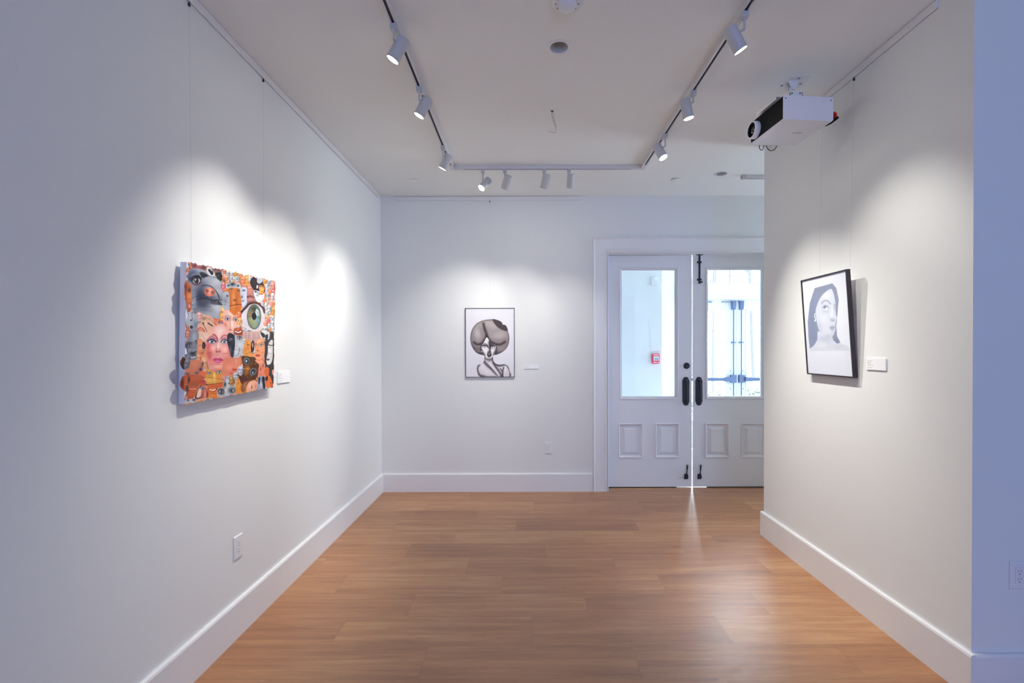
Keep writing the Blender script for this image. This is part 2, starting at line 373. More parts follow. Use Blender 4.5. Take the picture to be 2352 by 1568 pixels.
    P.poly([(840,320),(920,305),(985,310),(1000,400),(970,490),(900,450),(860,390)],'2c2d34'); P.soft(900,370,30,22,'6c6e74',.8)
    # left orange half face with dark hair
    L=[(180,600),(210,535),(260,525),(330,600),(345,700),(350,860),(350,1000),(340,1100),(300,1190),(240,1170),(205,1040),(190,860),(180,720)]
    P.poly(L,'cf7a4c'); P.clip(L); P.soft(190,650,50,120,'6a2210',.95); P.soft(215,900,20,300,'a04a24',.8); P.soft(300,820,60,100,'e49c6a',.9); P.soft(290,690,30,50,'3c2a34',.9); P.soft(285,620,26,40,'a0705c',.8); P.soft(300,1020,34,60,'c0606c',.9); P.ell(298,1030,14,40,'e8c8d4',1,0,6); P.soft(290,1130,12,50,'3a1c20',.8); P.line([(230,880),(340,870)],8,'a05034',.8); P.clip()
    P.poly([(225,1190),(360,1130),(470,1160),(480,1300),(460,1400),(480,1520),(380,1600),(300,1520),(230,1450),(215,1300)],'b4b8c0'); P.soft(300,1260,70,80,'c8ccd4',.9); P.soft(430,1440,60,90,'7c8698',.9); P.eye(415,1175,80,5,iris='40444c'); P.line([(350,1150),(345,1250),(365,1320),(320,1340)],9,'4a4e58',.9); P.ell(335,1330,22,14,'3a3e48'); P.ell(338,1478,32,38,'3a4252',1,0,8); P.line([(220,1200),(212,1320),(225,1440)],8,'6a6e7a')
    P.ell(250,1192,40,24,'d8d0d0'); P.ell(268,1198,12,12,'6a3030'); P.ell(232,1194,10,10,'40303a')
    P.face(510,1250,120,180,-5,**dict(pink,skin='e8b4ac',hi='fbe0d8'))
    # tilted pale face with closed eye
    Q=[(560,1250),(640,1220),(740,1235),(810,1310),(830,1420),(960,1470),(1010,1560),(900,1700),(700,1960),(640,1960),(520,1880),(440,1720),(450,1560),(480,1420)]
    P.poly(Q,'e0b49c'); P.clip(Q); P.soft(700,1300,90,60,'d0a890',.8); P.soft(600,1290,50,30,'8c6c5c',.8); P.soft(640,1400,60,60,'f0d0b8',.9); P.soft(620,1700,120,120,'f2d4c0',.9); P.soft(820,1620,120,120,'efb4a4',.8); P.line([(690,1385),(740,1420),(785,1450)],22,'3a2c30',.95); P.line([(700,1300),(770,1320),(810,1400)],12,'b08474',.8); P.line([(575,1385),(610,1440),(650,1520),(670,1570)],14,'7a4a40',.8); P.soft(590,1400,18,24,'5a2e2a',.9)
    P.line([(450,1560),(480,1510),(540,1490),(600,1530),(620,1570)],30,'d8685c',.95); P.line([(460,1570),(530,1535),(600,1560)],10,'8a3c38',.9); P.line([(560,1640),(620,1720),(660,1800)],8,'a8705c',.7); P.soft(690,1880,90,60,'c88c70',.7); P.clip()
    P.face(500,1370,70,60,0,**gray); P.face(240,1500,100,170,-5,**warm)
    # yellow round face, little red ones
    P.face(1015,1190,150,330,5,**dict(tan,skin='e6b070',hi='fbdca4')); 
    P.poly([(820,1310),(900,1300),(1000,1330),(1060,1370),(1050,1450),(960,1480),(870,1470),(830,1400)],'d8765a'); P.line([(845,1330),(870,1400),(900,1330),(880,1460)],9,'f4c4a8'); P.eye(925,1380,70,0,brow=False); P.eye(1005,1390,60,0,brow=False); P.line([(910,1460),(950,1470),(990,1466)],8,'a03c34')
    P.ell(1015,600,48,70,'c86a84',1,-15,6); P.soft(1020,600,22,50,'8a3450',.7); P.soft(1000,560,20,30,'e8a0b0',.8)
    P.face(1090,430,90,150,0,**warm); P.face(1030,310,110,110,0,**bw)
    P.soft(1035,520,30,40,'24304c',.8); P.poly([(1010,680),(1110,670),(1110,790),(1050,820),(1020,760)],'e0704c'); P.line([(1040,690),(1060,780)],14,'f8b090')
    # ---------- upper right quarter
    P.use(*B)
    for x,y,w,h,r,k in ((30,290,80,110,0,warm),(100,320,80,90,10,bw),(180,340,90,110,0,bw),(270,345,110,80,5,tan),(90,440,100,130,-10,bw),(75,450,60,120,10,warm),(170,430,80,90,0,bw),(300,440,120,130,0,gray),(400,370,110,100,0,warm),(460,390,70,110,0,bw),(440,480,130,200,0,warm),(520,470,90,230,0,tan),(575,440,70,130,0,bw),(625,430,60,110,0,pink)):
        P.face(x,y,w,h,r,**k)
    P.ell(295,435,42,52,'d4d6d4',1,0,5); P.ell(297,435,28,36,'7c8286',1,0,5); P.soft(290,430,12,16,'f4f4f4',.9)
    P.poly([(205,480),(300,510),(370,545),(330,555),(240,540),(200,510)],'e8a078')
    P.poly([(50,560),(150,520),(260,520),(370,560),(375,640),(300,650),(180,640),(60,640)],'c4c6cc'); P.soft(205,560,60,40,'20242e',.95); P.soft(110,585,26,26,'343c4c',.9); P.soft(325,590,30,26,'303848',.9); P.soft(230,580,20,16,'8aa0c0',.9)
    P.face(10,600,90,200,0,**dict(pink,skin='d87a84')); P.face(60,720,80,170,0,**dict(warm,skin='e07850'))
    # brown square face
    R=[(110,680),(130,640),(220,630),(320,645),(370,700),(385,850),(395,1000),(370,1120),(310,1200),(230,1225),(160,1170),(135,1050),(140,900)]
    P.poly([(0,760),(110,720),(150,900),(150,1080),(100,1150),(0,1060)],'b0b4bc'); P.soft(40,900,60,80,'8a8e98',.7); P.ell(88,810,24,26,'5c6678'); P.line([(30,920),(60,940)],8,'50545e'); P.line([(20,990),(50,995)],8,'50545e')
    P.poly(R,'cb7c42'); P.clip(R); P.soft(230,900,50,260,'dc9860',.8); P.soft(290,920,30,200,'a85e30',.7); P.soft(150,900,30,200,'b46a38',.7); P.soft(250,900,34,16,'5e2e18',.9); P.soft(160,660,36,20,'5a5040',.9); P.ell(150,660,16,16,'988868'); P.soft(340,690,34,24,'4a3a34',.9); P.ell(348,690,14,12,'8a8a80'); P.line([(140,1030),(240,1005),(320,990),(390,1000)],16,'7a3418',.95); P.line([(140,1045),(260,1035),(390,1030)],12,'e8966a',.7); P.soft(250,1130,90,60,'cf7a34',.9); P.line([(130,850),(250,870),(390,800)],6,'a05a30',.6); P.clip()
    # pale blue profile
    Q=[(375,640),(440,620),(500,640),(515,760),(510,900),(505,1050),(455,1110),(410,1060),(395,960),(385,860),(370,760)]
    P.poly(Q,'b8c0d4'); P.clip(Q); P.soft(480,850,50,250,'ccd4e6',.9); P.soft(445,690,30,16,'2c303c',.95); P.soft(400,830,22,24,'5a6478',.8); P.line([(395,920),(430,925),(455,905)],18,'4c5468',.95); P.soft(440,1030,50,70,'ccd4e4',.9); P.line([(395,800),(410,840),(390,850)],8,'4c5468'); P.clip()
    # eye brow area and the large iris
    P.poly([(515,680),(560,640),(640,660),(680,900),(620,940),(540,960),(510,900)],'b47c74'); P.soft(580,700,60,50,'c89084',.8); P.line([(520,830),(580,815),(660,840)],36,'6e3434',.75); P.soft(590,900,70,50,'c49c98',.9)
    P.poly([(395,1180),(450,1120),(520,1040),(640,980),(760,990),(850,1060),(890,1150),(900,1270),(890,1400),(840,1480),(740,1560),(600,1550),(480,1490),(400,1440)],'d6d0d6'); P.soft(430,1330,80,120,'dcd4dc',.9)
    P.line([(385,1170),(430,1110),(500,1040),(560,980),(650,955),(740,965),(820,1020),(870,1080),(890,1160)],52,'5c3a3c',.85); P.line([(395,1150),(460,1090),(530,1010),(620,965)],24,'33262c',.8)
    for k in range(40):
        t=k/39; x=420+t*460; y=1120-math.sin(t*3.0+.1)*165; P.line([(x,y),(x-10+t*30,y-50-20*math.sin(t*3))],5,'4a3034',.55)
    P.ell(665,1255,150,265,'2e3a3c',1,0,8); P.ell(665,1255,140,252,'7e8a72',1,0,10)
    for k in range(150):
        a=k/150*2*math.pi; ca,sa=math.cos(a),math.sin(a)
        if ca<-.1 and sa<.1: c=rnd.choice(['8a6244','b08a5c','9c7450','7c8a78'])
        elif ca>.1 and abs(sa)<.8: c=rnd.choice(['8ab4cc','6a94b0','a8c8d4','7c9a90'])
        elif sa>0: c=rnd.choice(['a8b088','8a9c70','c0b870','6c8a94','94a880'])
        else: c=rnd.choice(['5c6c5c','7c8a72','46544c'])
        P.line([(665+ca*50,1240+sa*90),(665+ca*rnd.uniform(90,138),1255+sa*rnd.uniform(170,248))],6,c,.8)
    P.soft(665,1080,90,50,'3c463c',.8); P.soft(700,1440,50,50,'8ea4b4',.6)
    P.ell(664,1240,48,78,'23252f',1,0,8); P.ell(728,1160,36,78,'d0d8d8',.85,-5,10); P.ell(735,1165,10,30,'8aa0a0',.8)
    P.line([(420,1455),(500,1490),(600,1545),(720,1565),(840,1500),(890,1430)],16,'ecd4c8',.9)
    # big dark hat head with a smile
    P.poly([(570,520),(640,400),(720,420),(760,500),(830,500),(880,560),(900,640),(890,720),(830,780),(760,760),(690,720),(620,620)],'3a3238'); P.poly([(740,400),(790,430),(850,480),(800,540),(740,520),(735,450)],'b8b8c0')
    P.poly([(665,700),(720,690),(800,720),(885,760),(880,860),(820,930),(760,950),(700,900),(670,800)],'d4d6da'); P.soft(740,850,50,60,'e6e8ea',.9); P.line([(700,715),(750,750),(810,760)],34,'2c2c34',.95); P.line([(715,735),(750,752),(790,752)],14,'f0f0f0'); P.soft(740,800,36,22,'7c8090',.7); P.ell(738,610,16,40,'e4e6e8',1,10); P.line([(650,720),(670,820),(720,930)],10,'606470',.8)
    P.poly([(770,600),(800,580),(860,590),(890,630),(870,720),(850,780),(810,780),(780,720)],'e09c5a'); P.soft(830,690,20,60,'f4c080',.8); P.soft(800,600,30,12,'4a2c20',.8); P.soft(860,610,24,12,'4a2c20',.8); P.line([(805,770),(840,765),(860,755)],14,'c8604c'); P.soft(832,710,20,8,'7a4424',.8)
    for x,y,w,h,r,k in ((900,510,80,100,0,tan),(985,510,90,110,20,gray),(950,600,110,110,-30,bw),(940,700,60,130,0,bw),(960,800,80,130,0,gray),(910,890,70,110,10,warm),(960,880,50,90,0,bw),(1005,870,50,100,0,warm),(1060,830,80,190,5,bw),(1070,980,100,90,0,tan),(1030,960,80,120,0,pink),(930,1040,80,200,-10,bw),(990,1090,90,190,0,bw),(940,1180,80,130,0,bw),(850,980,90,90,-20,bw),(1075,1140,90,210,0,tan),(1060,1290,120,120,10,bw),(930,1340,60,100,0,pink),(980,1330,60,120,0,dict(pink,skin='d86a74')),(900,1400,70,120,0,pink),(985,1450,70,120,0,bw),(1060,1420,110,190,0,bw),(1070,1530,90,150,0,bw)):
        P.face(x,y,w,h,r,**k)
    P.face(1078,610,105,250,0,**dict(pink,skin='d88474',shade='8a3838')); P.ell(1080,690,30,36,'b83c4c'); P.ell(1080,692,20,14,'f4ecec')
    # pink woman below the brown face
    Q=[(20,1130),(120,1120),(240,1230),(330,1190),(390,1260),(400,1400),(300,1480),(240,1568),(150,1640),(60,1640),(20,1560),(0,1400),(0,1200)]
    P.poly(Q,'e8b4a4'); P.clip(Q); P.soft(120,1230,80,60,'f6d4c8',.9); P.soft(190,1400,34,130,'f8dcd0',.9); P.eye(95,1310,105,2,iris='5a5c90',lid='a0606c'); P.eye(265,1325,90,4,iris='5a6470',lid='9c6050'); P.line([(150,1330),(160,1430),(150,1510)],14,'c07868',.7); P.soft(40,1460,30,90,'c87060',.8); P.soft(150,1530,40,14,'a0504c',.7); P.clip()
    P.face(345,1220,95,150,0,**dict(warm,skin='e08058')); P.face(350,1360,110,180,5,**dict(tan,skin='efc088'))
    P.poly([(225,1540),(270,1490),(380,1490),(415,1560),(410,1640),(330,1690),(260,1650)],'b05a3c'); P.soft(310,1520,40,24,'d88a64',.9); P.line([(245,1570),(320,1600),(385,1570)],44,'7c2c24'); P.line([(250,1565),(320,1590),(380,1565)],22,'f6f0ea')
    # ---------- lower left quarter
    P.use(*C)
    P.poly([(310,0),(420,-50),(490,60),(490,170),(470,260),(450,420),(440,600),(330,610),(240,560),(200,440),(190,320),(240,180)],'868c98')
    P.clip([(310,0),(420,-50),(490,60),(490,170),(470,260),(450,420),(440,600),(330,610),(240,560),(200,440),(190,320),(240,180)])
    P.soft(400,120,60,120,'b4b8c4',.9); P.soft(260,300,60,40,'3a3e4a',.9); P.soft(290,420,70,50,'a8acb8',.7); P.soft(210,420,24,150,'3c404c',.8); P.soft(370,470,80,36,'343844',.9); P.soft(300,240,60,20,'3a3c48',.8); P.soft(450,200,40,16,'3a3c48',.8)
    P.eye(290,300,80,-8,iris='404450',white='c8ccd4'); P.eye(455,250,70,-12,iris='404450',white='c8ccd4'); P.soft(400,390,60,40,'9a9eac',.7); P.line([(340,430),(390,450),(440,410)],16,'2c303a'); P.line([(310,560),(370,545),(440,510)],34,'30343e'); P.line([(325,550),(380,545),(430,525)],18,'e8eaee'); P.line([(350,350),(440,330),(490,310)],6,'6a6e78'); P.clip()
    P.ell(210,90,46,70,'6a3a2c',1,0,6); P.face(265,70,100,160,0,**dict(pink,skin='d08478')); P.soft(220,170,30,40,'e0a898',.9)
    P.poly([(480,160),(600,200),(650,300),(660,420),(640,560),(520,640),(470,560),(465,400)],'e09a72'); P.soft(560,330,60,100,'ecac84',.8); P.ell(605,295,38,78,'3c2a34',1,5,6); P.ell(600,310,18,50,'70404c',1,5,6)
    for x,y,w in ((520,300,34),(570,412,30),(625,405,30)): P.eye(x,y,w,-8,brow=False)
    P.face(505,570,90,180,0,**dict(warm,skin='e49c74')); P.face(560,450,90,90,0,**warm)
    P.ell(165,690,60,155,'4a2218',1,4,8); P.ell(190,690,30,120,'2c1410',.8,4,8)
    P.face(250,690,140,250,8,**dict(gray,skin='7c7a84',shade='4a3a3c',hi='a8a8b0'))
    P.poly([(330,610),(470,600),(560,680),(560,840),(440,900),(200,930),(210,820),(290,760)],'d08468'); P.soft(420,700,70,60,'dc9878',.8)
    P.face(620,690,150,300,-5,smile=1,teeth=True,**dict(warm,skin='e6ac88',shade='7c4a3c')); P.soft(575,690,22,60,'5a3c3a',.8)
    P.soft(540,800,36,40,'30345c',.8)
    # central large face of a woman
    W=[(660,200),(730,110),(800,40),(860,-120),(990,-160),(1110,-60),(1200,60),(1280,200),(1260,420),(1220,560),(1180,700),(1110,860),(1000,960),(860,900),(740,820),(690,700),(660,540),(650,360)]
    P.poly(W,'e6a29a'); P.clip(W)
    P.soft(950,-20,150,120,'f2d4cc',.95); P.soft(920,250,60,200,'fae4dc',.9); P.soft(700,330,60,110,'d85c60',.75); P.soft(720,520,60,120,'cc5a54',.7); P.soft(800,360,60,60,'f4c0b8',.8); P.soft(1060,380,70,60,'f6c4bc',.8); P.soft(1170,430,60,120,'d06464',.8); P.soft(1100,600,90,60,'d88878',.8); P.soft(900,740,80,40,'f2c0a4',.85); P.soft(800,660,60,60,'dc8070',.6); P.soft(900,850,140,60,'c8705c',.7)
    P.line([(780,60),(840,80),(880,140),(890,210)],34,'b0505c',.8); P.line([(660,200),(720,130),(780,100),(840,150)],22,'a85468',.6); P.soft(780,170,80,40,'a87c9c',.8); P.soft(1040,150,70,44,'b08098',.8); P.line([(965,160),(1000,100),(1060,80),(1110,90)],24,'b05058',.75)
    P.eye(775,215,165,4,iris='5c78a0',lid='9c6c8c',brow=False,open_=.52); P.eye(1040,218,140,0,iris='5c78a0',lid='a07088',brow=False,open_=.55)
    P.line([(680,190),(730,180),(790,175),(850,225)],14,'4a3444',.9); P.line([(980,215),(1020,170),(1080,175),(1110,200)],14,'4a3444',.9)
    P.line([(880,240),(872,330),(855,410)],22,'d8888a',.6); P.line([(955,240),(950,340),(962,410)],14,'dc9490',.6); P.soft(910,400,55,40,'c05c58',.7); P.soft(880,430,18,14,'64222c',.95); P.soft(940,430,18,14,'64222c',.95); P.soft(910,395,22,20,'f0b0a4',.8); P.soft(910,485,40,16,'c87068',.6)
    P.lips(908,600,225,2,'cc5480'); P.soft(900,620,60,14,'f0a8c4',.7); P.soft(905,690,70,18,'c47068',.6)
    P.line([(650,465),(700,455),(750,435)],8,'b03c40',.8); P.line([(980,465),(1060,465),(1110,460)],9,'b84444',.8); P.line([(700,690),(800,690)],5,'b86454',.7); P.line([(650,250),(690,230),(740,240)],5,'f4c8bc',.7)
    P.clip()
    # row of warm strips and faces below
    S=[(120,960),(200,930),(420,915),(560,960),(650,1050),(640,1140),(520,1120),(430,1260),(380,1400),(250,1390),(230,1290),(190,1260),(110,1200),(100,1080)]
    P.poly([(200,840),(430,840),(500,860),(500,940),(210,940)],'c88064'); P.soft(260,890,40,22,'4c3038',.8); P.soft(460,870,40,30,'5a4a6c',.8)
    P.poly(S,'c8663c'); P.clip(S); P.soft(150,1080,40,160,'5a2210',.95); P.soft(350,1000,120,60,'cc6e48',.8); P.soft(290,1010,26,60,'34303c',.95); P.soft(255,1200,28,80,'30303c',.95); P.soft(230,1040,20,60,'d87850',.8); P.soft(420,1000,40,60,'c4704c',.8); P.soft(400,1110,90,40,'8c6444',.7); P.line([(300,1200),(370,1210),(450,1195)],40,'b05448'); P.line([(310,1200),(370,1208),(440,1198)],20,'e8b8a4',.9); P.soft(330,1310,80,50,'cc7044',.9); P.line([(200,1105),(260,1110)],10,'f0a07c',.8); P.line([(210,940),(420,915),(540,950),(640,990)],7,'6e2c18',.8); P.line([(250,1060),(450,1050),(560,1080)],5,'94482c',.7); P.clip()
    P.poly([(500,870),(560,830),(640,860),(660,960),(600,970),(520,930)],'e0764c'); P.line([(520,920),(580,960),(630,975)],12,'5a2420',.9); P.lips(595,1050,130,4,'c8546c')
    Q=[(650,880),(720,850),(860,850),(960,820),(1000,880),(990,1000),(1000,1060),(860,1110),(700,1110),(640,1040)]
    P.poly(Q,'d8a052'); P.clip(Q); P.soft(830,950,26,120,'f4d480',.9); P.soft(720,1030,80,40,'eac070',.9); P.soft(930,960,50,60,'e08850',.8); P.eye(720,885,90,10,iris='6a8a5c',lid='8a5a30',brow=False); P.eye(935,860,105,-5,iris='6a8a5c',lid='7c5438',brow=False); P.line([(690,960),(760,965),(820,955)],8,'7c4a1c',.8); P.line([(800,990),(880,985),(960,1000)],8,'94522c',.7); P.clip()
    P.line([(650,1120),(760,1110),(870,1095),(1000,1070)],12,'6e2c1c',.9); P.poly([(690,1120),(860,1110),(1000,1080),(1020,1150),(880,1200),(740,1190),(680,1160)],'d0703c')
    Q=[(680,1210),(740,1190),(880,1190),(890,1300),(870,1390),(780,1400),(700,1340)]
    P.poly(Q,'dc7c3c'); P.line([(720,1210),(790,1240),(870,1210)],50,'b44c34'); P.line([(735,1215),(790,1235),(850,1212)],24,'f2e2c8'); P.soft(790,1340,70,40,'ec9850',.8); P.line([(760,1290),(820,1305),(880,1300)],8,'8c3c20',.8)
    Q=[(520,1150),(600,1130),(660,1180),(700,1300),(680,1400),(600,1440),(480,1440),(420,1380),(450,1280)]
    P.poly(Q,'c87464'); P.clip(Q); P.ell(505,1300,44,120,'ead0bc',1,12,8); P.soft(570,1170,50,30,'b49cb0',.9); P.eye(580,1205,80,10,iris='38304a',brow=False); P.soft(640,1330,40,80,'e8a890',.8); P.soft(680,1330,20,100,'6c2420',.7); P.soft(570,1320,26,60,'a84448',.7); P.line([(430,1380),(450,1290),(500,1180),(560,1140)],16,'34283c',.95); P.line([(430,1385),(480,1400),(540,1370)],22,'34283c',.9); P.clip()
    P.ell(1040,1010,44,50,'8c90a4',1,0,6); P.eye(1030,1000,70,-10,brow=False,iris='3c3a5c'); P.ell(1050,1120,40,100,'a8aab4',1,0,6); P.soft(1060,1110,20,30,'3c404e',.9)
    P.poly([(900,1200),(1010,1180),(1110,1160),(1180,1260),(1110,1350),(960,1370),(880,1340)],'b4b6ba'); P.ell(975,1260,80,66,'5c5e64',1,0,14); P.eye(975,1262,130,4,iris='4c4e54',white='c8caca',brow=False,dark='1c1c20')
    P.ell(190,1330,42,54,'7c7c84',1,0,6); P.soft(180,1330,22,30,'a8a8b0',.8); P.face(180,1420,70,110,0,**gray); P.face(245,1400,60,90,0,**pink)
    P.poly([(210,1440),(280,1420),(420,1400),(440,1460),(300,1490),(220,1500)],'c4c6cc'); P.soft(400,1430,30,22,'2c3038',.95); P.soft(280,1440,24,18,'3c4048',.9); P.poly([(440,1460),(480,1420),(600,1400),(700,1390),(640,1430)],'e0a88c')
    # ---------- lower right quarter
    P.use(*D)
    P.poly([(430,20),(600,0),(780,10),(860,120),(760,200),(640,260),(480,160)],'c8a8a4')
    for k in range(46):
        x=430+k*8; P.line([(x,30+rnd.uniform(-20,20)),(x+rnd.uniform(-12,12),160+rnd.uniform(-30,60))],4,rnd.choice(['e4cccc','94706c','a88480']),.6)
    # grey half dark face
    Q=[(80,180),(100,60),(160,30),(230,70),(330,80),(410,90),(440,150),(440,300),(420,420),(360,520),(260,560),(170,540),(140,440),(110,330)]
    P.poly(Q,'bcc0c6'); P.clip(Q); P.poly([(60,200),(100,40),(160,20),(230,60),(250,160),(245,330),(240,450),(200,560),(140,540),(100,330)],'2a2e3a',.95,10); P.soft(150,380,30,80,'6c7484',.8); P.soft(350,280,70,40,'d4d6da',.8); P.soft(350,130,44,36,'2e3038',.95); P.eye(355,140,95,8,iris='3c3e44',white='e0e2e4',brow=False); P.line([(130,170),(170,150),(190,160)],10,'b4bac4'); P.line([(120,200),(160,190),(190,165)],8,'8c94a4'); P.line([(245,345),(340,345),(440,310)],8,'f0f0f0',.9); P.line([(345,350),(350,400),(340,440)],10,'50545e'); P.line([(220,490),(280,500),(330,470)],22,'34363e'); P.line([(225,490),(280,495),(320,475)],12,'f0f0f2'); P.soft(270,430,40,30,'d8dade',.8); P.clip()
    P.ell(455,200,36,60,'c8cccc',1,-10,5)
    for x,y in ((430,205),(460,210),(450,255)): P.ell(x,y,8,8,'2a2c34')
    # golden textured animal-like faces
    Q=[(480,170),(560,180),(600,260),(620,420),(640,540),(560,560),(440,520),(430,420),(460,330)]
    P.poly(Q,'dca05c'); P.clip(Q)
    for k in range(160): 
        x,y=rnd.uniform(430,640),rnd.uniform(180,560); P.line([(x,y),(x+rnd.uniform(-14,14),y+rnd.uniform(10,34))],7,rnd.choice(['f0bc70','b06c28','e08848','8c5a24']),.55)
    P.soft(510,350,40,30,'ec7c54',.8); P.soft(530,280,30,14,'8c4c24',.8); P.clip()
    P.ell(630,320,40,130,'4c2c2c',1,4,6); P.ell(630,290,16,50,'b49890',1,4,6)
    Q=[(390,540),(470,520),(600,540),(720,560),(760,700),(740,900),(700,1000),(560,1040),(440,980),(340,960),(320,900),(420,760)]
    P.poly(Q,'5e3c22'); P.clip(Q)
    for k in range(260):
        x,y=rnd.uniform(330,760),rnd.uniform(540,1040); P.line([(x,y),(x+rnd.uniform(-20,20),y+rnd.uniform(6,34))],9,rnd.choice(['8c5c28','c08838','3c2418','a06c30','d8a048']),.5)
    P.soft(520,770,60,60,'c88838',.8); P.soft(490,880,50,60,'b47c38',.7); P.line([(430,780),(500,790),(570,780)],14,'e4a04c',.8)
    P.clip()
    P.ell(500,625,62,78,'7c848c',1,-15,8); P.ell(505,630,46,58,'36424a',1,-15,8); P.ell(492,625,16,24,'dce8e8',1,0,5)
    P.ell(638,850,62,86,'7c8088',1,30,8); P.ell(640,850,46,66,'39434c',1,30,8); P.ell(630,870,20,26,'8ca4a8',1,0,5)
    P.poly([(320,960),(440,980),(560,1040),(440,1100),(300,1060)],'5c3430')
    # warm neck and lips strip
    Q=[(0,600),(170,560),(330,560),(380,620),(370,720),(310,760),(290,860),(220,920),(0,960)]
    P.poly(Q,'dc8c74'); P.clip(Q); P.soft(120,780,80,60,'e89c84',.8); P.soft(270,630,50,60,'e8a488',.8); P.line([(230,580),(240,700)],8,'b46450',.7); P.lips(240,800,110,5,'cc5454'); P.soft(180,880,40,26,'c85c50',.7); P.line([(0,690),(90,670),(120,620)],6,'b06858',.7); P.clip()
    P.face(370,825,120,210,5,**dict(gray,skin='b8bcd0',hi='e4e8f4')); P.face(260,930,110,130,0,**bw); P.face(290,990,80,100,0,**gray)
    # dark haired white faced figure at the right edge
    Q=[(880,210),(960,170),(1000,60),(1080,20),(1085,300),(1080,700),(1065,1150),(1020,1180),(960,900),(900,760),(880,500),(890,320)]
    P.poly(Q,'4a4448'); P.clip(Q)
    for k in range(60): x=rnd.uniform(890,1080); y=rnd.uniform(200,1000); P.line([(x,y),(x+rnd.uniform(-10,10),y+120)],6,rnd.choice(['5c5458','383236','6a6264']),.5)
    P.clip()
    P.poly([(980,250),(1030,180),(1065,200),(1062,420),(1050,600),(1000,690),(940,700),(925,600),(950,480),(960,340)],'d4d2d0'); P.soft(1000,400,30,160,'e4e2e0',.8); P.line([(980,280),(1020,300),(1060,290)],20,'34302e',.9); P.line([(985,340),(1020,350)],8,'504a48'); P.line([(960,440),(990,470),(1040,460)],7,'8a8684'); P.line([(925,580),(960,595),(985,590)],22,'2e2a2a',.95); P.line([(940,610),(965,615)],12,'706a68'); P.soft(970,660,30,30,'ecebe8',.8)
    P.poly([(790,30),(870,-30),(960,0),(1000,40),(980,160),(900,200),(850,160),(810,110)],'d2d4d2'); P.poly([(800,20),(850,20),(900,80),(880,130),(840,120)],'3c3a3e'); P.poly([(900,90),(960,60),(960,140),(910,190)],'4a484c'); P.poly([(1000,20),(1060,0),(1070,80),(1020,110)],'504c50'); P.soft(880,10,40,20,'e8e8e6',.9); P.line([(870,160),(920,190),(960,170)],12,'24242a')
    # woman resting on her hand
    Q=[(680,240),(760,160),(850,140),(880,220),(890,360),(880,480),(830,570),(740,600),(690,560),(670,480),(680,400)]
    P.poly(Q,'e4a47e'); P.clip(Q); P.soft(780,220,50,50,'f4c8a4',.9); P.soft(840,400,40,70,'e89c7c',.8); P.soft(700,300,14,80,'c87c58',.7); P.eye(815,290,85,-6,iris='6a7c6c',lid='94685c',br='6a4434'); P.eye(705,290,46,10,iris='6a7c6c',lid='94685c',br='6a4434'); P.line([(750,300),(735,380),(745,410)],8,'b86c50',.8); P.soft(740,405,20,10,'7c3c30',.8); P.lips(738,505,100,0,'c85450'); P.line([(800,430),(840,450),(890,430)],6,'b06048',.6); P.clip()
    Q=[(690,600),(780,590),(850,600),(880,700),(890,850),(880,960),(760,970),(750,820),(760,700),(700,650)]
    P.poly(Q,'e09078'); P.clip(Q); P.soft(800,660,50,50,'e8a48c',.8); P.soft(855,720,24,40,'94483c',.6); P.soft(800,800,20,34,'98443c',.6); P.soft(810,910,70,50,'dc7c6c',.8); P.line([(700,620),(760,640),(820,650)],8,'f0bca4',.8); P.clip()
    P.face(935,840,110,180,0,**dict(warm,skin='e0743c')); P.face(1062,860,46,110,0,**dict(pink,skin='e49484'))
    P.face(30,1010,100,110,-5,**dict(pink,skin='b47c8c')); P.face(110,980,120,100,0,**gray)
    Q=[(40,1020),(140,1010),(240,1080),(280,1150),(260,1300),(100,1330),(0,1340),(10,1150)]
    P.poly(Q,'bcbec0'); P.clip(Q); P.soft(100,1130,40,120,'dcdcdc',.9); P.soft(30,1110,36,50,'3c3e44',.9); P.soft(190,1240,80,60,'3e4046',.95); P.ell(212,1240,16,20,'c8cac8'); P.soft(0,1260,30,60,'34363c',.9); P.soft(60,1240,30,40,'e0e0e0',.8); P.soft(130,1090,26,20,'4c4c50',.9); P.clip()
    P.face(185,1040,120,210,0,**dict(tan,skin='a8804c'))
    Q=[(280,1040),(330,980),(370,1080),(390,1180),(390,1280),(270,1300),(275,1150)]
    P.poly(Q,'e09038'); P.soft(325,1150,26,90,'f0a850',.8); P.soft(320,1090,10,20,'a85c20',.9)
    P.poly([(380,1140),(450,1060),(560,1030),(640,1010),(540,1090),(510,1230),(400,1270)],'94603c'); P.soft(470,1150,40,80,'b8885c',.8); P.line([(390,1130),(450,1060),(560,1030)],12,'5a2c20',.9)
    Q=[(520,1120),(600,1050),(700,1040),(735,1100),(725,1210),(500,1255)]
    P.poly(Q,'e8ac94'); P.clip(Q); P.soft(580,1150,40,60,'f6ccb8',.8); P.soft(605,1170,12,36,'5c3c28',.9); P.soft(690,1160,20,60,'d07c5c',.7); P.clip()
    P.ell(713,1000,26,52,'94482c',1,5,6); P.ell(713,1000,12,32,'d8a078',1,5,6)
    P.poly([(740,970),(880,960),(890,1180),(860,1200),(730,1220)],'9ca4b4'); P.poly([(750,980),(790,980),(780,1110),(750,1080)],'34384a'); P.poly([(830,980),(880,970),(890,1180),(850,1190)],'2c303c'); P.soft(810,1130,30,60,'c8ccd8',.9); P.poly([(900,960),(960,930),(950,1040),(910,1050)],'4a3438')
    P.poly([(900,800),(950,770),(970,830),(950,920),(900,960)],'d87440'); P.poly([(950,920),(1000,960),(1050,1080),(1060,1150),(960,1180),(900,1170),(900,1060),(950,1020)],'e07e4c'); P.line([(1000,1100),(1040,1080),(1020,1150)],14,'a84c24',.8); P.line([(990,960),(1030,1060)],10,'f0a070',.6)
    P.use(); return P
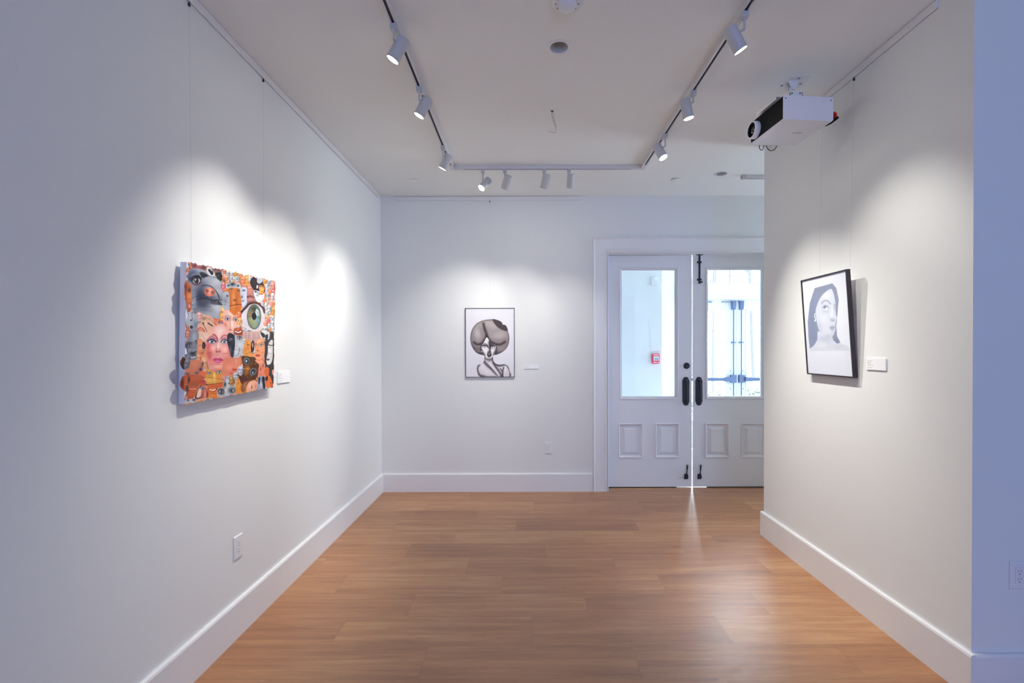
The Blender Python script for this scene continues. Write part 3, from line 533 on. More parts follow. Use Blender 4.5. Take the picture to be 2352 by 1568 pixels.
def paint_afro():
    P=Paint(1568,1568,'e4e3e9'); dk='4a4248'
    P.soft(600,900,700,300,'e6e5ec',.5)
    # shoulders
    S=[(455,1315),(400,1250),(388,1170),(410,1120),(470,1098),(505,1060),(515,990),(560,960),(650,970),(660,1040),(700,1095),(780,1112),(850,1108),(910,1150),(940,1240),(940,1315)]
    P.poly(S,'d8d2d6'); P.clip(S)
    P.soft(480,1150,60,60,'ece8ea',.9); P.soft(560,1230,90,40,'ece8ea',.8,35); P.soft(860,1180,30,70,'f0ecee',.9); P.soft(790,1190,40,50,'e4dee0',.8)
    P.line([(430,1110),(395,1170),(410,1250),(470,1320)],34,dk,.85,26); P.line([(480,1300),(560,1325),(700,1325)],40,dk,.7,30)
    P.line([(505,1060),(560,1120),(640,1190),(720,1270),(800,1320)],40,dk,.9,26); P.line([(520,1000),(530,1080),(600,1150)],16,'8c8288',.6,16)
    P.line([(655,1010),(660,1060),(700,1110),(760,1130),(850,1112)],34,dk,.85,22); P.line([(660,1080),(700,1150),(760,1230),(820,1315)],26,dk,.85,20)
    P.line([(690,1140),(740,1170),(770,1220),(790,1290)],14,'6a6066',.6,12); P.line([(780,1180),(810,1230),(815,1310)],18,dk,.85,12); P.line([(835,1160),(820,1220),(818,1310)],22,dk,.8,14); P.line([(790,1195),(812,1225)],10,dk,.9)
    P.line([(880,1120),(930,1190),(942,1260),(935,1320)],26,dk,.8,20); P.line([(850,1112),(900,1140),(935,1200)],10,dk,.8)
    P.line([(530,1010),(600,1040),(650,1010)],36,dk,.6,30); P.line([(600,1100),(680,1200),(760,1300)],30,'f2eef0',.8,20)
    P.clip()
    # hair
    Hh=[(610,368),(700,372),(800,415),(815,450),(870,470),(905,560),(930,660),(915,780),(860,870),(770,930),(690,955),(600,960),(480,955),(380,915),(310,820),(280,700),(300,560),(370,450),(480,388)]
    P.poly(Hh,'8e8484'); P.clip(Hh)
    P.soft(560,430,150,60,'b6acaa',.9); P.soft(660,480,110,80,'bcb2b0',.8); P.soft(400,600,60,110,'c6bcbc',.9,-10); P.soft(740,640,140,60,'b8acac',.85); P.soft(800,600,100,60,'b4aaa8',.8); P.soft(600,560,60,90,'a89e9c',.5)
    P.soft(430,470,90,40,'a8a4a0',.7); P.soft(860,740,50,60,'8a7e7e',.6); P.soft(400,850,70,40,'6e6468',.6); P.soft(800,850,70,40,'988e90',.8); P.soft(400,810,50,24,'9c9294',.6)
    for pts,w in (([(500,440),(520,520),(545,590),(552,640)],40),([(552,640),(520,700),(470,760),(400,780),(340,745)],34),([(560,640),(610,720),(690,770),(780,780),(855,740)],34),([(700,790),(710,850),(700,930)],30),([(470,790),(460,850),(480,930)],30)):
        P.line(pts,w,'383034',.75,w); P.line(pts,w*.3,'241e22',.7,w*.4)
    P.line(Hh+[Hh[0]],26,'4c4244',.55,30)
    P.soft(320,850,60,90,'4c4446',.5,-30); P.soft(440,930,70,30,'3a3236',.7); P.soft(740,920,70,30,'4c4246',.6)
    P.clip()
    P.poly([(650,370),(720,375),(800,412),(820,455),(872,468),(905,552),(850,556),(770,520),(700,460)],'4a4246')
    # face
    F=[(555,665),(600,720),(640,760),(700,790),(708,850),(690,920),(650,980),(610,1030),(575,1030),(530,990),(490,930),(470,870),(470,800),(510,740)]
    P.poly(F,'e8e4e6'); P.clip(F)
    P.soft(640,780,50,60,'3a3236',.9); P.line([(600,740),(608,820),(605,900)],30,'2e282c',.85,20); P.soft(660,740,50,30,'3a3236',.8); P.soft(545,700,26,60,'f4f2f2',.9)
    P.soft(520,800,50,24,'4a4448',.8); P.soft(660,815,40,24,'4a4448',.7); P.soft(490,930,26,60,'3c363a',.8,-20); P.soft(690,920,26,60,'3c363a',.8,20); P.soft(600,1020,70,20,'6a6266',.6)
    P.soft(520,880,40,40,'f4f2f4',.9); P.soft(650,880,28,36,'f0eef0',.9); P.line([(470,860),(500,920),(530,970)],10,'3c363a',.6,8); P.line([(705,850),(690,900),(650,960)],8,'3c363a',.5,8)
    P.clip()
    P.line([(490,770),(530,765),(570,800),(590,850)],8,'241e22',.95); P.line([(475,800),(510,790),(550,800),(570,825)],14,'2c262a',.9,8)
    P.poly([(505,825),(530,812),(555,826),(530,842)],'f6f4f6'); P.ell(525,826,9,10,'3c363a'); P.poly([(630,830),(655,815),(682,832),(655,848)],'f6f4f6'); P.ell(652,830,9,10,'3c363a'); P.line([(620,800),(655,808),(700,790)],12,'2c262a',.85,8); P.line([(630,835),(655,852),(685,838)],4,'6a6266',.7)
    P.line([(575,850),(580,890),(570,910)],6,'8a8286',.6); P.line([(568,905),(598,898),(628,908)],10,'2c262a',.9,6)
    P.line([(560,950),(565,920),(598,905),(628,925),(632,960)],8,'4a4448',.7)
    P.poly([(562,965),(570,925),(598,912),(622,930),(630,965),(600,990),(578,985)],'2a2428'); P.ell(592,942,20,22,'746c70',1,0,8); P.ell(592,948,9,9,'a49ca0',1,0,4)
    P.line([(575,1000),(598,985),(620,1000)],8,'8a8286',.6); P.line([(500,920),(520,980),(570,1030),(620,1025)],7,'3c363a',.8)
    P.line([(712,900),(714,945)],6,'2c262a',.9); P.line([(703,905),(726,905)],5,'2c262a',.9); P.ell(468,900,9,9,'d8d4d6'); P.line([(468,905),(470,950)],4,'5c5458',.8)
    return P
def paint_portrait():
    P=Paint(1274,1568,'dfe3ee',.5)
    Hh=[(345,350),(545,297),(590,350),(618,480),(605,640),(590,780),(600,900),(640,975),(600,985),(540,930),(520,860),(380,860),(375,960),(340,1000),(290,1038),(275,900),(267,730),(290,520)]
    P.poly(Hh,'8a93ac',1,3,False); P.clip(Hh,f=3,sm=False)
    P.soft(320,700,40,250,'7d87a4',.8); P.soft(430,370,100,30,'868ea4',.6); P.soft(600,420,20,100,'9298a8',.7); P.soft(350,900,40,80,'7f89a8',.6); P.soft(585,960,40,40,'777f96',.8)
    for k in range(40):
        x=280+k*2.6; P.line([(x+50-k*.6,380+k),(x,650),(x+4,900)],2,('7680a0','98a2b8')[k%2],.35)
    P.clip()
    B=[(290,1040),(340,1000),(375,940),(380,840),(540,880),(560,960),(600,985),(660,985),(720,1015),(750,1065),(290,1066)]
    P.poly(B,'cfd5e2',1,3,False); P.clip(B,f=3,sm=False); P.soft(470,930,90,40,'b8c0d0',.8); P.soft(420,1000,60,30,'d8dde8',.8); P.soft(620,1020,60,24,'c4cbd8',.8); P.line([(500,960),(510,1040)],5,'b4bccb',.5,6); P.line([(560,990),(600,1050)],5,'b8c0ce',.5,6); P.clip()
    F=[(525,360),(555,400),(575,480),(585,560),(583,620),(598,690),(590,720),(580,760),(582,800),(575,840),(555,890),(520,912),(470,908),(420,870),(385,800),(365,700),(358,600),(390,500),(440,420)]
    P.poly(F,'cfd5e2'); P.clip(F)
    P.soft(480,430,50,50,'dde2ec',.9); P.soft(440,700,40,60,'dbe0ea',.7); P.soft(400,800,30,80,'bcc4d2',.8); P.soft(500,900,60,20,'b4bccb',.8); P.soft(540,640,14,70,'dfe4ec',.9); P.soft(575,560,12,50,'aab2c2',.8); P.soft(470,620,40,20,'bcc4d2',.7)
    P.line([(425,525),(450,498),(490,495),(525,530)],16,'98a2b6',.85,10); P.soft(470,570,36,28,'a6afc0',.8)
    P.poly([(445,580),(465,562),(495,575),(485,598),(460,598)],'f2f5f8'); P.ell(462,572,14,16,'7c8698',1,0,6); P.ell(478,585,12,12,'ffffff',.9,0,5); P.line([(440,575),(465,552),(500,570)],8,'707a8e',.9,5)
    P.line([(560,545),(575,540),(583,560)],10,'98a2b6',.8,6); P.ell(572,590,9,13,'b0b8c8',1,0,5); P.line([(562,575),(578,572)],5,'808a9e',.9)
    P.soft(545,710,26,20,'a8b1c1',.8); P.line([(535,715),(552,728),(570,718)],7,'808a9e',.8,5); P.line([(583,640),(598,695),(585,715)],6,'a0a9ba',.7,5)
    P.poly([(515,800),(545,775),(575,790),(570,820),(545,840),(525,820)],'a9b2c2'); P.line([(515,802),(550,803),(578,800)],5,'7f899c',.9); P.soft(550,860,20,14,'b8c0ce',.7); P.line([(530,735),(528,770)],5,'b8c0ce',.5,6)
    P.clip()
    P.line([(350,640),(345,670),(358,700)],12,'dfe4ec',.9); P.ell(352,718,9,12,'f0f4f8',1,0,4)
    return P
# ------------------------------------------------------------------ the room shell
YB = D + .174          # rear face of the back wall
Z0 = -.02
XFAR, YREAR = 5.6, -3.6
DX0, DX1, DZ = .862, 2.724, 2.508      # opening of the double door in the back wall

def ceiling():
    bm = bmesh.new(); holes = [(.184, 2.583, .053), (1.80, 4.445, .053)]
    xs = sorted({XL-.1, XFAR+.1} | {h[0]+s*.09 for h in holes for s in (-1, 1)}); ys = sorted({YREAR-.1, YB} | {h[1]+s*.09 for h in holes for s in (-1, 1)})
    for i in range(len(xs)-1):
        for j in range(len(ys)-1):
            x0, x1, y0, y1 = xs[i], xs[i+1], ys[j], ys[j+1]
            h = [h for h in holes if x0 < h[0] < x1 and y0 < h[1] < y1]
            if not h: bm.faces.new([bm.verts.new((x, y, H)) for x, y in ((x0, y0), (x0, y1), (x1, y1), (x1, y0))]); continue
            cx, cy, r = h[0]; n = 32; A = []; C = []
            for k in range(n):
                t = 2*pi*(k+.5)/n; c, s = math.cos(t), math.sin(t); q = .09/max(abs(c), abs(s))
                A.append(bm.verts.new((cx+c*q, cy+s*q, H))); C.append(bm.verts.new((cx+c*r, cy+s*r, H)))
            for k in range(n): bm.faces.new((A[k], C[k], C[(k+1) % n], A[(k+1) % n]))
            for sx in (-1, 1):
                for sy in (-1, 1):
                    co = (cx+sx*.09, cy+sy*.09); near = sorted(A, key=lambda v: (v.co.x-co[0])**2+(v.co.y-co[1])**2)[:2]
                    bm.faces.new([near[0], near[1], bm.verts.new((*co, H))])
    bmesh.ops.remove_doubles(bm, verts=bm.verts, dist=1e-5)
    struct('ceiling', bm, M['ceil'])
    struct('ceiling.002', B((XL-.1, XFAR+.1, YREAR-.1, YB, H+.16, H+.2)), M['ceil'])
ceiling()

def floor():
    PW, PL, Y0 = .2555, 1.02, 2.175
    known = {-1: -.156, 0: -.490, 1: .033, 2: -.667, 3: -.154, 4: -.40, 5: .147, 6: -.56, 7: -.081, 8: -.444, 9: .084, 10: -.562}
    rnd = random.Random(11); bm = bmesh.new(); uv = bm.loops.layers.uv.new('plank'); cl = bm.loops.layers.float_color.new('tone')
    k0 = int(math.floor((YREAR-.1-Y0)/PW)); k1 = int(math.ceil((YB-Y0)/PW))
    tones = {(0, -1): .25, (0, 0): .30, (1, -1): .42, (1, 0): .30, (2, -1): .35, (2, 0): .55, (3, 0): .45, (3, -1): .62, (4, 0): .42, (4, -1): .7}
    for k in range(k0, k1):
        y0, y1 = Y0+k*PW, min(Y0+(k+1)*PW, YB); off = known.get(k, rnd.uniform(0, PL)); i0 = int(math.floor((XL-.1-off)/PL)); i1 = int(math.ceil((XFAR+.1-off)/PL))
        for i in range(i0, i1):
            x0, x1 = max(off+i*PL, XL-.1), min(off+(i+1)*PL, XFAR+.1)
            if x1 <= x0: continue
            f = bm.faces.new([bm.verts.new(c) for c in ((x0, y0, 0), (x1, y0, 0), (x1, y1, 0), (x0, y1, 0))]); t = tones.get((k, i), rnd.random()); t2 = rnd.random()
            for l in f.loops:
                l[uv].uv = ((l.vert.co.x-off-i*PL), (l.vert.co.y-y0)); l[cl] = (t, t2, 0, 1)
    box(bm, XL-.1, XFAR+.1, YREAR-.1, YB, -.1, -.05)
    m = bpy.data.materials.new('vinyl_wood_planks'); m.use_nodes = True; nt = m.node_tree; L = nt.links.new; N = nt.nodes.new; b = nt.nodes['Principled BSDF']
    def math_(op, a, b2=None, c=None):
        n = N('ShaderNodeMath'); n.operation = op
        for i, v in enumerate((a, b2, c)):
            if v is None: continue
            if isinstance(v, (int, float)): n.inputs[i].default_value = v
            else: L(v, n.inputs[i])
        return n.outputs[0]
    tc = N('ShaderNodeTexCoord'); at = N('ShaderNodeAttribute'); at.attribute_name = 'tone'; sep = N('ShaderNodeSeparateXYZ'); L(at.outputs['Vector'], sep.inputs[0])
    uvn = N('ShaderNodeUVMap'); uvn.uv_map = 'plank'; us = N('ShaderNodeSeparateXYZ'); L(uvn.outputs[0], us.inputs[0])
    off = N('ShaderNodeCombineXYZ'); L(math_('MULTIPLY', sep.outputs[1], 43.0), off.inputs[0]); L(math_('MULTIPLY', sep.outputs[1], 17.0), off.inputs[1])
    add = N('ShaderNodeVectorMath'); L(tc.outputs['Object'], add.inputs[0]); L(off.outputs[0], add.inputs[1])
    def noise(sx, sy, scale, det, rough=.55, dist=0):
        mp = N('ShaderNodeMapping'); mp.inputs['Scale'].default_value = (sx, sy, 1); L(add.outputs[0], mp.inputs[0])
        n = N('ShaderNodeTexNoise'); n.inputs['Scale'].default_value = scale; n.inputs['Detail'].default_value = det; n.inputs['Roughness'].default_value = rough; n.inputs['Distortion'].default_value = dist
        L(mp.outputs[0], n.inputs['Vector']); return n.outputs['Fac']
    g1 = noise(.8, 15, 1.7, 6, .62, .5); g2 = noise(2.2, 34, 5, 5, .68, .3); g3 = noise(.7, 4.5, 1.3, 3, .5, .8); g4 = noise(9, 70, 4, 3, .6)
    base = N('ShaderNodeValToRGB'); cr = base.color_ramp; cr.elements[0].position = .30; cr.elements[0].color = (*srgb('885738'), 1); cr.elements[1].position = .70; cr.elements[1].color = (*srgb('c89a6c'), 1)
    e = cr.elements.new(.5); e.color = (*srgb('aa764c'), 1)
    v = math_('MULTIPLY', g1, .46); v = math_('MULTIPLY_ADD', g2, .24, v); v = math_('MULTIPLY_ADD', g3, .30, v)
    v = math_('ADD', v, math_('MULTIPLY', math_('SUBTRACT', sep.outputs[0], .5), .14)); L(v, base.inputs[0])
    # fine dark pores
    pores = N('ShaderNodeMapRange'); pores.inputs[1].default_value = .62; pores.inputs[2].default_value = .72; pores.inputs[3].default_value = 1; pores.inputs[4].default_value = .80; L(g4, pores.inputs[0])
    # seams of the planks
    sx = math_('LESS_THAN', us.outputs[0], .0016); sy = math_('LESS_THAN', us.outputs[1], .0014); seam = math_('MAXIMUM', sx, sy)
    dark = math_('MULTIPLY', pores.outputs[0], math_('SUBTRACT', 1.0, math_('MULTIPLY', seam, .35)))
    sc = N('ShaderNodeVectorMath'); sc.operation = 'SCALE'; L(base.outputs[0], sc.inputs[0]); L(dark, sc.inputs['Scale']); L(sc.outputs[0], b.inputs['Base Color'])
    ro = N('ShaderNodeMapRange'); ro.inputs[3].default_value = .30; ro.inputs[4].default_value = .40; L(g1, ro.inputs[0]); L(ro.outputs[0], b.inputs['Roughness'])
    b.inputs['Specular IOR Level'].default_value = .8
    bp = N('ShaderNodeBump'); bp.inputs['Strength'].default_value = .12; bp.inputs['Distance'].default_value = .001; L(math_('SUBTRACT', g2, math_('MULTIPLY', seam, .6)), bp.inputs['Height']); L(bp.outputs[0], b.inputs['Normal'])
    struct('floor', bm, m)
floor()

struct('wall_left', B((XL-.14, XL, YREAR, YB, Z0, H+.01)), M['wall'])
struct('wall_back', B((XL, DX0, D, YB, Z0, H+.01), (DX1, XFAR+.1, D, YB, Z0, H+.01), (DX0, DX1, D, YB, DZ, H+.01)), M['wall'])
struct('wall_right', B((XR, XFAR, YN, YE, Z0, H+.01)), M['wall'])
# hall end wall with a tall window, the window wall behind the camera and the far side wall
HW = (3.98, 4.95, .6, 2.65)                    # y0 y1 z0 z1 of the hall window
struct('wall_hall', B((XFAR, XFAR+.12, YE, HW[0], Z0, H+.01), (XFAR, XFAR+.12, HW[1], D, Z0, H+.01), (XFAR, XFAR+.12, HW[0], HW[1], Z0, HW[2]), (XFAR, XFAR+.12, HW[0], HW[1], HW[3], H+.01)), M['wall'])
RW = (.6, 2.7, .35, 2.85)                     # x0 x1 z0 z1 of the rear window
struct('wall_rear', B((XL, RW[0], YREAR-.12, YREAR, Z0, H+.01), (RW[1], XFAR, YREAR-.12, YREAR, Z0, H+.01), (RW[0], RW[1], YREAR-.12, YREAR, Z0, RW[2]), (RW[0], RW[1], YREAR-.12, YREAR, RW[3], H+.01)), M['wall'])
struct('wall_side', B((XFAR, XFAR+.12, YREAR, YN, Z0, H+.01)), M['wall'])
def window_x(name, y0, y1, z0, z1, x, n):       # a window in a wall facing along X
    fr = bmesh.new(); w = .05
    for a, b2, c, d in ((y0, y1, z0, z0+w), (y0, y1, z1-w, z1), (y0, y0+w, z0+w, z1-w), (y1-w, y1, z0+w, z1-w)): box(fr, x+.02, x+.08, a, b2, c, d)
    o = struct(name, fr, M['trim'])
    obj('pane', B((x+.046, x+.05, y0+w, y1-w, z0+w, z1-w)), M['glass'], o)
    return o
window_x('window_2', *HW, XFAR, 0)
fr = bmesh.new()
for a, b2, c, d in ((RW[0], RW[1], RW[2], RW[2]+.05), (RW[0], RW[1], RW[3]-.05, RW[3])): box(fr, a, b2, YREAR-.09, YREAR-.03, c, d)
for q in range(4):
    x = RW[0]+.03+(RW[1]-RW[0]-.06)*q/3; box(fr, x-.03, x+.03, YREAR-.09, YREAR-.03, RW[2]+.05, RW[3]-.05)
o = struct('window_3', fr, M['trim'])
for q in range(3):
    x = RW[0]+.03+(RW[1]-RW[0]-.06)*q/3; obj('pane', B((x+.03, x+(RW[1]-RW[0]-.06)/3-.03, YREAR-.062, YREAR-.058, RW[2]+.05, RW[3]-.05)), M['glass'], o)

# baseboards with a small bevelled top
def base_prof(t=.02, h=HB): return [(0, 0), (t, 0), (t, h-.012), (t-.004, h-.003), (t-.009, h), (0, h)]
bm = bmesh.new(); prism(bm, [(XL+a, z) for a, z in base_prof()], 'y', YREAR, 3.02); prism(bm, [(XL+a, z) for a, z in base_prof()], 'y', 3.0212, D)
struct('baseboard_left', bm, M['trim'])
bm = bmesh.new(); prism(bm, [(D-a, z) for a, z in base_prof()], 'x', XL+.02, .708); struct('baseboard_back', bm, M['trim'])
bm = bmesh.new(); prism(bm, [(XR-a, z) for a, z in base_prof()], 'y', YN-.02, YE+.02); struct('baseboard_right', bm, M['trim'])
bm = bmesh.new(); prism(bm, [(YN-a, z) for a, z in base_prof()], 'x', XR+.0002, XFAR); struct('baseboard_near', bm, M['trim'])
bm = bmesh.new(); prism(bm, [(YE+a, z) for a, z in base_prof()], 'x', XR+.0002, XFAR); struct('baseboard_hall', bm, M['trim'])

# door casing: flat board with a stepped outer bead and inner bead, and the jamb
def casing():
    bm = bmesh.new(); xo0, xo1, zo = .710, 2.876, 2.653
    prof = [(0, 0), (0, -.026), (.012, -.030), (.018, -.022), (.024, -.018), (.118, -.018), (.124, -.024), (.138, -.026), (.144, -.020), (.146, -.008), (.1465, .0)]
    R = []
    for i, dy in prof:
        R.append([bm.verts.new(c) for c in ((xo0+i, D+dy, 0), (xo0+i, D+dy, zo-i), (xo1-i, D+dy, zo-i), (xo1-i, D+dy, 0))])
    for a, b2 in zip(R, R[1:]):
        for k in range(3): bm.faces.new((a[k], a[k+1], b2[k+1], b2[k]))
    struct('trim_1', bm, M['trim'])
    j = B((DX0-.004, DX0+.013, D, YB, 0, DZ-.008), (DX1-.013, DX1+.004, D, YB, 0, DZ-.008), (DX0-.004, DX1+.004, D, YB, DZ-.008, DZ+.004), (DX0+.013, DX0+.025, D+.165, YB, 0, DZ-.02), (DX1-.025, DX1-.013, D+.165, YB, 0, DZ-.02))
    struct('trim_2', j, M['trim'])
casing()

# ------------------------------------------------------------------ the white double door
LY = D+.118            # front face of the leaves
def leaf(name, x0, x1, mirror):
    z0, z1, th = .010, 2.494, .045
    w = x1-x0; X = (lambda a: x0+a) if not mirror else (lambda a: x1-a)
    root = holder(name, ((x0+x1)/2, LY+th/2, 0))
    xi = lambda a, b2: tuple(sorted((X(a), X(b2))))
    gx0, gx1 = xi(.136, .769); gz0, gz1 = .952, 2.370
    pn = [xi(.125, .387), xi(.518, .776)]; pz0, pz1 = .322, .694
    bm = bmesh.new()
    # slab round the openings
    xe = x0
    if mirror:           # bevelled meeting edge
        xe = x0+.03; prism(bm, [(x0, LY), (xe, LY), (xe, LY+th), (x0+.0158, LY+th)], 'z', z0, z1)
    cells = [(xe, gx0, gz0, gz1), (gx1, x1, gz0, gz1), (xe, x1, gz1, z1), (xe, x1, pz1, gz0), (xe, x1, z0, pz0)]
    ps = sorted(pn); cells += [(xe, ps[0][0], pz0, pz1), (ps[0][1], ps[1][0], pz0, pz1), (ps[1][1], x1, pz0, pz1)]
    for a, b2, c, d in cells: box(bm, a, b2, LY, LY+th, c, d)
    obj('slab', bm, M['door'], root)
    sw = (x0+.004, x1-.16) if not mirror else (x0+.16, x1-.004)
    obj('gap_blocker', B((sw[0], sw[1], LY+.01, LY+.035, .0015, z0)), M['black'], root)  # added black strip blocking light under the leaf, open near the meeting edge
    bm = bmesh.new()
    R = rings_xz(bm, gx0, gx1, gz0, gz1, LY, [(0, .002), (0, -.007), (.006, -.010), (.012, -.006), (.016, .0), (.024, .003), (.028, .010), (.030, .02), (.030, .044)], cap=False)
    obj('glazing_bead', bm, M['door'], root)
    obj('glass_pane', B((gx0+.02, gx1-.02, LY+.018, LY+.024, gz0+.02, gz1-.02)), M['glass'], root)
    for a, b2 in ps:
        bm = bmesh.new()
        rings_xz(bm, a, b2, pz0, pz1, LY, [(0, .001), (0, -.008), (.006, -.012), (.012, -.009), (.018, .004), (.024, .012), (.030, .014), (.058, .004), (.062, .002), (.063, -.003)])
        rings_xz(bm, a, b2, pz0, pz1, LY+.03, [(0, 0), (.001, .0)])
        obj('raised_panel', bm, M['door'], root)
    # pull handle on an oval backplate
    hx = 1.726 if not mirror else 1.866
    def plate_poly(hw, z0_, z1_):
        P = []
        for k in range(13):
            t = pi*k/12; P.append((hx+math.cos(t)*hw*.8, z1_-hw*.8*.9+math.sin(t)*hw*.72))
        P += [(hx-hw*.8, z1_-.032), (hx-hw, z1_-.04), (hx-hw, z0_+.04), (hx-hw*.8, z0_+.032)]
        for k in range(13):
            t = pi+pi*k/12; P.append((hx+math.cos(t)*hw*.8, z0_+hw*.8*.9+math.sin(t)*hw*.72))
        P += [(hx+hw*.8, z0_+.032), (hx+hw, z0_+.04), (hx+hw, z1_-.04), (hx+hw*.8, z1_-.032)]
        return P
    bm = bmesh.new(); prism(bm, plate_poly(.0375, .884, 1.193), 'y', LY-.006, LY)
    pl = obj('backplate', bm, M['iron'], root, bevel=.0015)
    bm = bmesh.new(); tube(bm, curve_pts([(hx, LY-.004, 1.155), (hx, LY-.035, 1.145), (hx, LY-.05, 1.11), (hx, LY-.05, 1.04), (hx, LY-.05, .965), (hx, LY-.035, .93), (hx, LY-.004, .92)], 5), .0085, 12)
    for z in (1.155, .92): lathe(bm, (hx, LY-.006, z), (0, -1, 0), [(.018, 0), (.018, .004), (.010, .012)], 16)
    obj('pull_handle', bm, M['iron'], pl, smooth=True)
    # foot bolt with lever
    fx = 1.727 if not mirror else 1.871
    bm = bmesh.new(); box(bm, fx-.019, fx+.019, LY-.012, LY, .094, .148); box(bm, fx-.012, fx+.02, LY-.022, LY-.012, .104, .134)
    fb = obj('foot_bolt', bm, M['iron'], root, bevel=.002)
    bm = bmesh.new(); lean = .012
    tube(bm, curve_pts([(fx, LY-.02, .14), (fx+.004, LY-.022, .17), (fx+.006, LY-.024, .205), (fx+.008, LY-.026, .24)], 4), [.007]*4+[.0055]*4+[.008]*4+[.012], 10)
    obj('lever', bm, M['iron'], fb, smooth=True)
    bm = bmesh.new(); lathe(bm, (fx+.008, LY-.026, .243), (0, 0, 1), [(.0125, 0), (.0125, .008), (.006, .012)], 12)
    q = obj('rubber_tip', bm, M['steel'], fb, smooth=True)
    if not mirror:
        bm = bmesh.new(); lathe(bm, (1.735, LY, 1.311), (0, -1, 0), [(.034, 0), (.034, .004), (.030, .009), (.026, .011)], 28)
        db = obj('deadbolt_rose', bm, M['iron'], root, smooth=True)
        bm = bmesh.new(); c, s = math.cos(.55), math.sin(.55)
        P = [(1.735+a*c-b2*s, 1.311+a*s+b2*c) for a, b2 in ((-.024, -.005), (.024, -.005), (.024, .005), (-.024, .005))]
        prism(bm, P, 'y', LY-.024, LY-.010); obj('thumb_turn', bm, M['iron'], db, bevel=.002)
        bm = B((x1-.0005, x1+.004, LY+.008, LY+.03, 1.335, 1.352), (x1-.0005, x1+.004, LY+.008, LY+.03, 1.300, 1.312), (x1-.0005, x1+.004, LY+.008, LY+.03, 1.270, 1.284))
        obj('latch_edge', bm, M['iron'], root)
    else:
        bm = B((1.870-.009, 1.870+.009, LY-.012, LY-.003, 2.19, 2.494)); sb = obj('surface_bolt', bm, M['iron'], root, bevel=.001)
        for z in (2.42, 2.235):
            bm = B((1.870-.025, 1.870+.025, LY-.004, LY, z-.009, z+.009), (1.870-.014, 1.870+.014, LY-.017, LY-.003, z-.011, z+.011)); obj('bolt_guide', bm, M['iron'], sb, bevel=.001)
        bm = B((1.870-.034, 1.870+.034, LY-.028, LY+.002, 2.4955, 2.4995)); obj('strike_plate', bm, M['iron'], sb)
        bm = bmesh.new(); lathe(bm, (1.872, LY-.010, 2.205), (.5, -1, 0), [(.006, 0), (.006, .016), (.011, .02), (.011, .03), (.005, .033)], 14); obj('bolt_knob', bm, M['iron'], sb, smooth=True)
    return root
leaf('door_1', .877, 1.7895, False)
leaf('door_2', 1.800, 2.709, True)

# ------------------------------------------------------------------ vestibule and the outer doors
VY, VN, VX0, VX1 = 7.2, 6.2, .45, 4.7
struct('floor.001', B((VX0-.1, VX1+.1, YB, VY+.1, -.1, 0)), M['tile'])
struct('ceiling.001', B((VX0-.1, VX1+.1, YB, VY+.12, H, H+.06)), M['ceil'])
bm = B((VX0, 1.752, VN, VY+.12, Z0, H+.01)); struct('wall_vestibule', bm, M['wall'])
struct('wall_vestibule_left', B((VX0-.1, VX0, YB, VY+.12, Z0, H+.01)), M['wall'])
VW = (5.6, 7.0, .3, 2.8)
struct('wall_vestibule_right', B((VX1, VX1+.1, YB, VW[0], Z0, H+.01), (VX1, VX1+.1, VW[1], VY+.12, Z0, H+.01), (VX1, VX1+.1, VW[0], VW[1], Z0, VW[2]), (VX1, VX1+.1, VW[0], VW[1], VW[3], H+.01)), M['wall'])
window_x('added_window', *VW, VX1, 0)  # unseen side window, added to bring more daylight into the vestibule
OX0, OX1, OH, OT0, OT1 = 2.236, 4.062, 2.222, 2.468, 2.90
struct('wall_outer', B((1.752, OX0, VY, VY+.12, Z0, H+.01), (OX1, VX1, VY, VY+.12, Z0, H+.01), (OX0, OX1, VY, VY+.12, OT1, H+.01)), M['wall'])
fr = B((OX0, OX1, VY-.015, VY+.1, OH+.004, OT0), (OX0, OX1, VY-.028, VY+.0, OH+.012, OH+.075)); 
struct('trim_3', fr, M['trim'], bevel=.004)
fr = B((OX0, OX0+.04, VY, VY+.1, OT0, OT1), (OX1-.04, OX1, VY, VY+.1, OT0, OT1), (OX0+.04, OX1-.04, VY, VY+.1, OT1-.04, OT1), (OX0+.04, OX1-.04, VY, VY+.1, OT0, OT0+.01))
w1 = struct('window_1', fr, M['trim']); obj('pane', B((OX0+.04, OX1-.04, VY+.05, VY+.056, OT0+.01, OT1-.04)), M['glass'], w1)
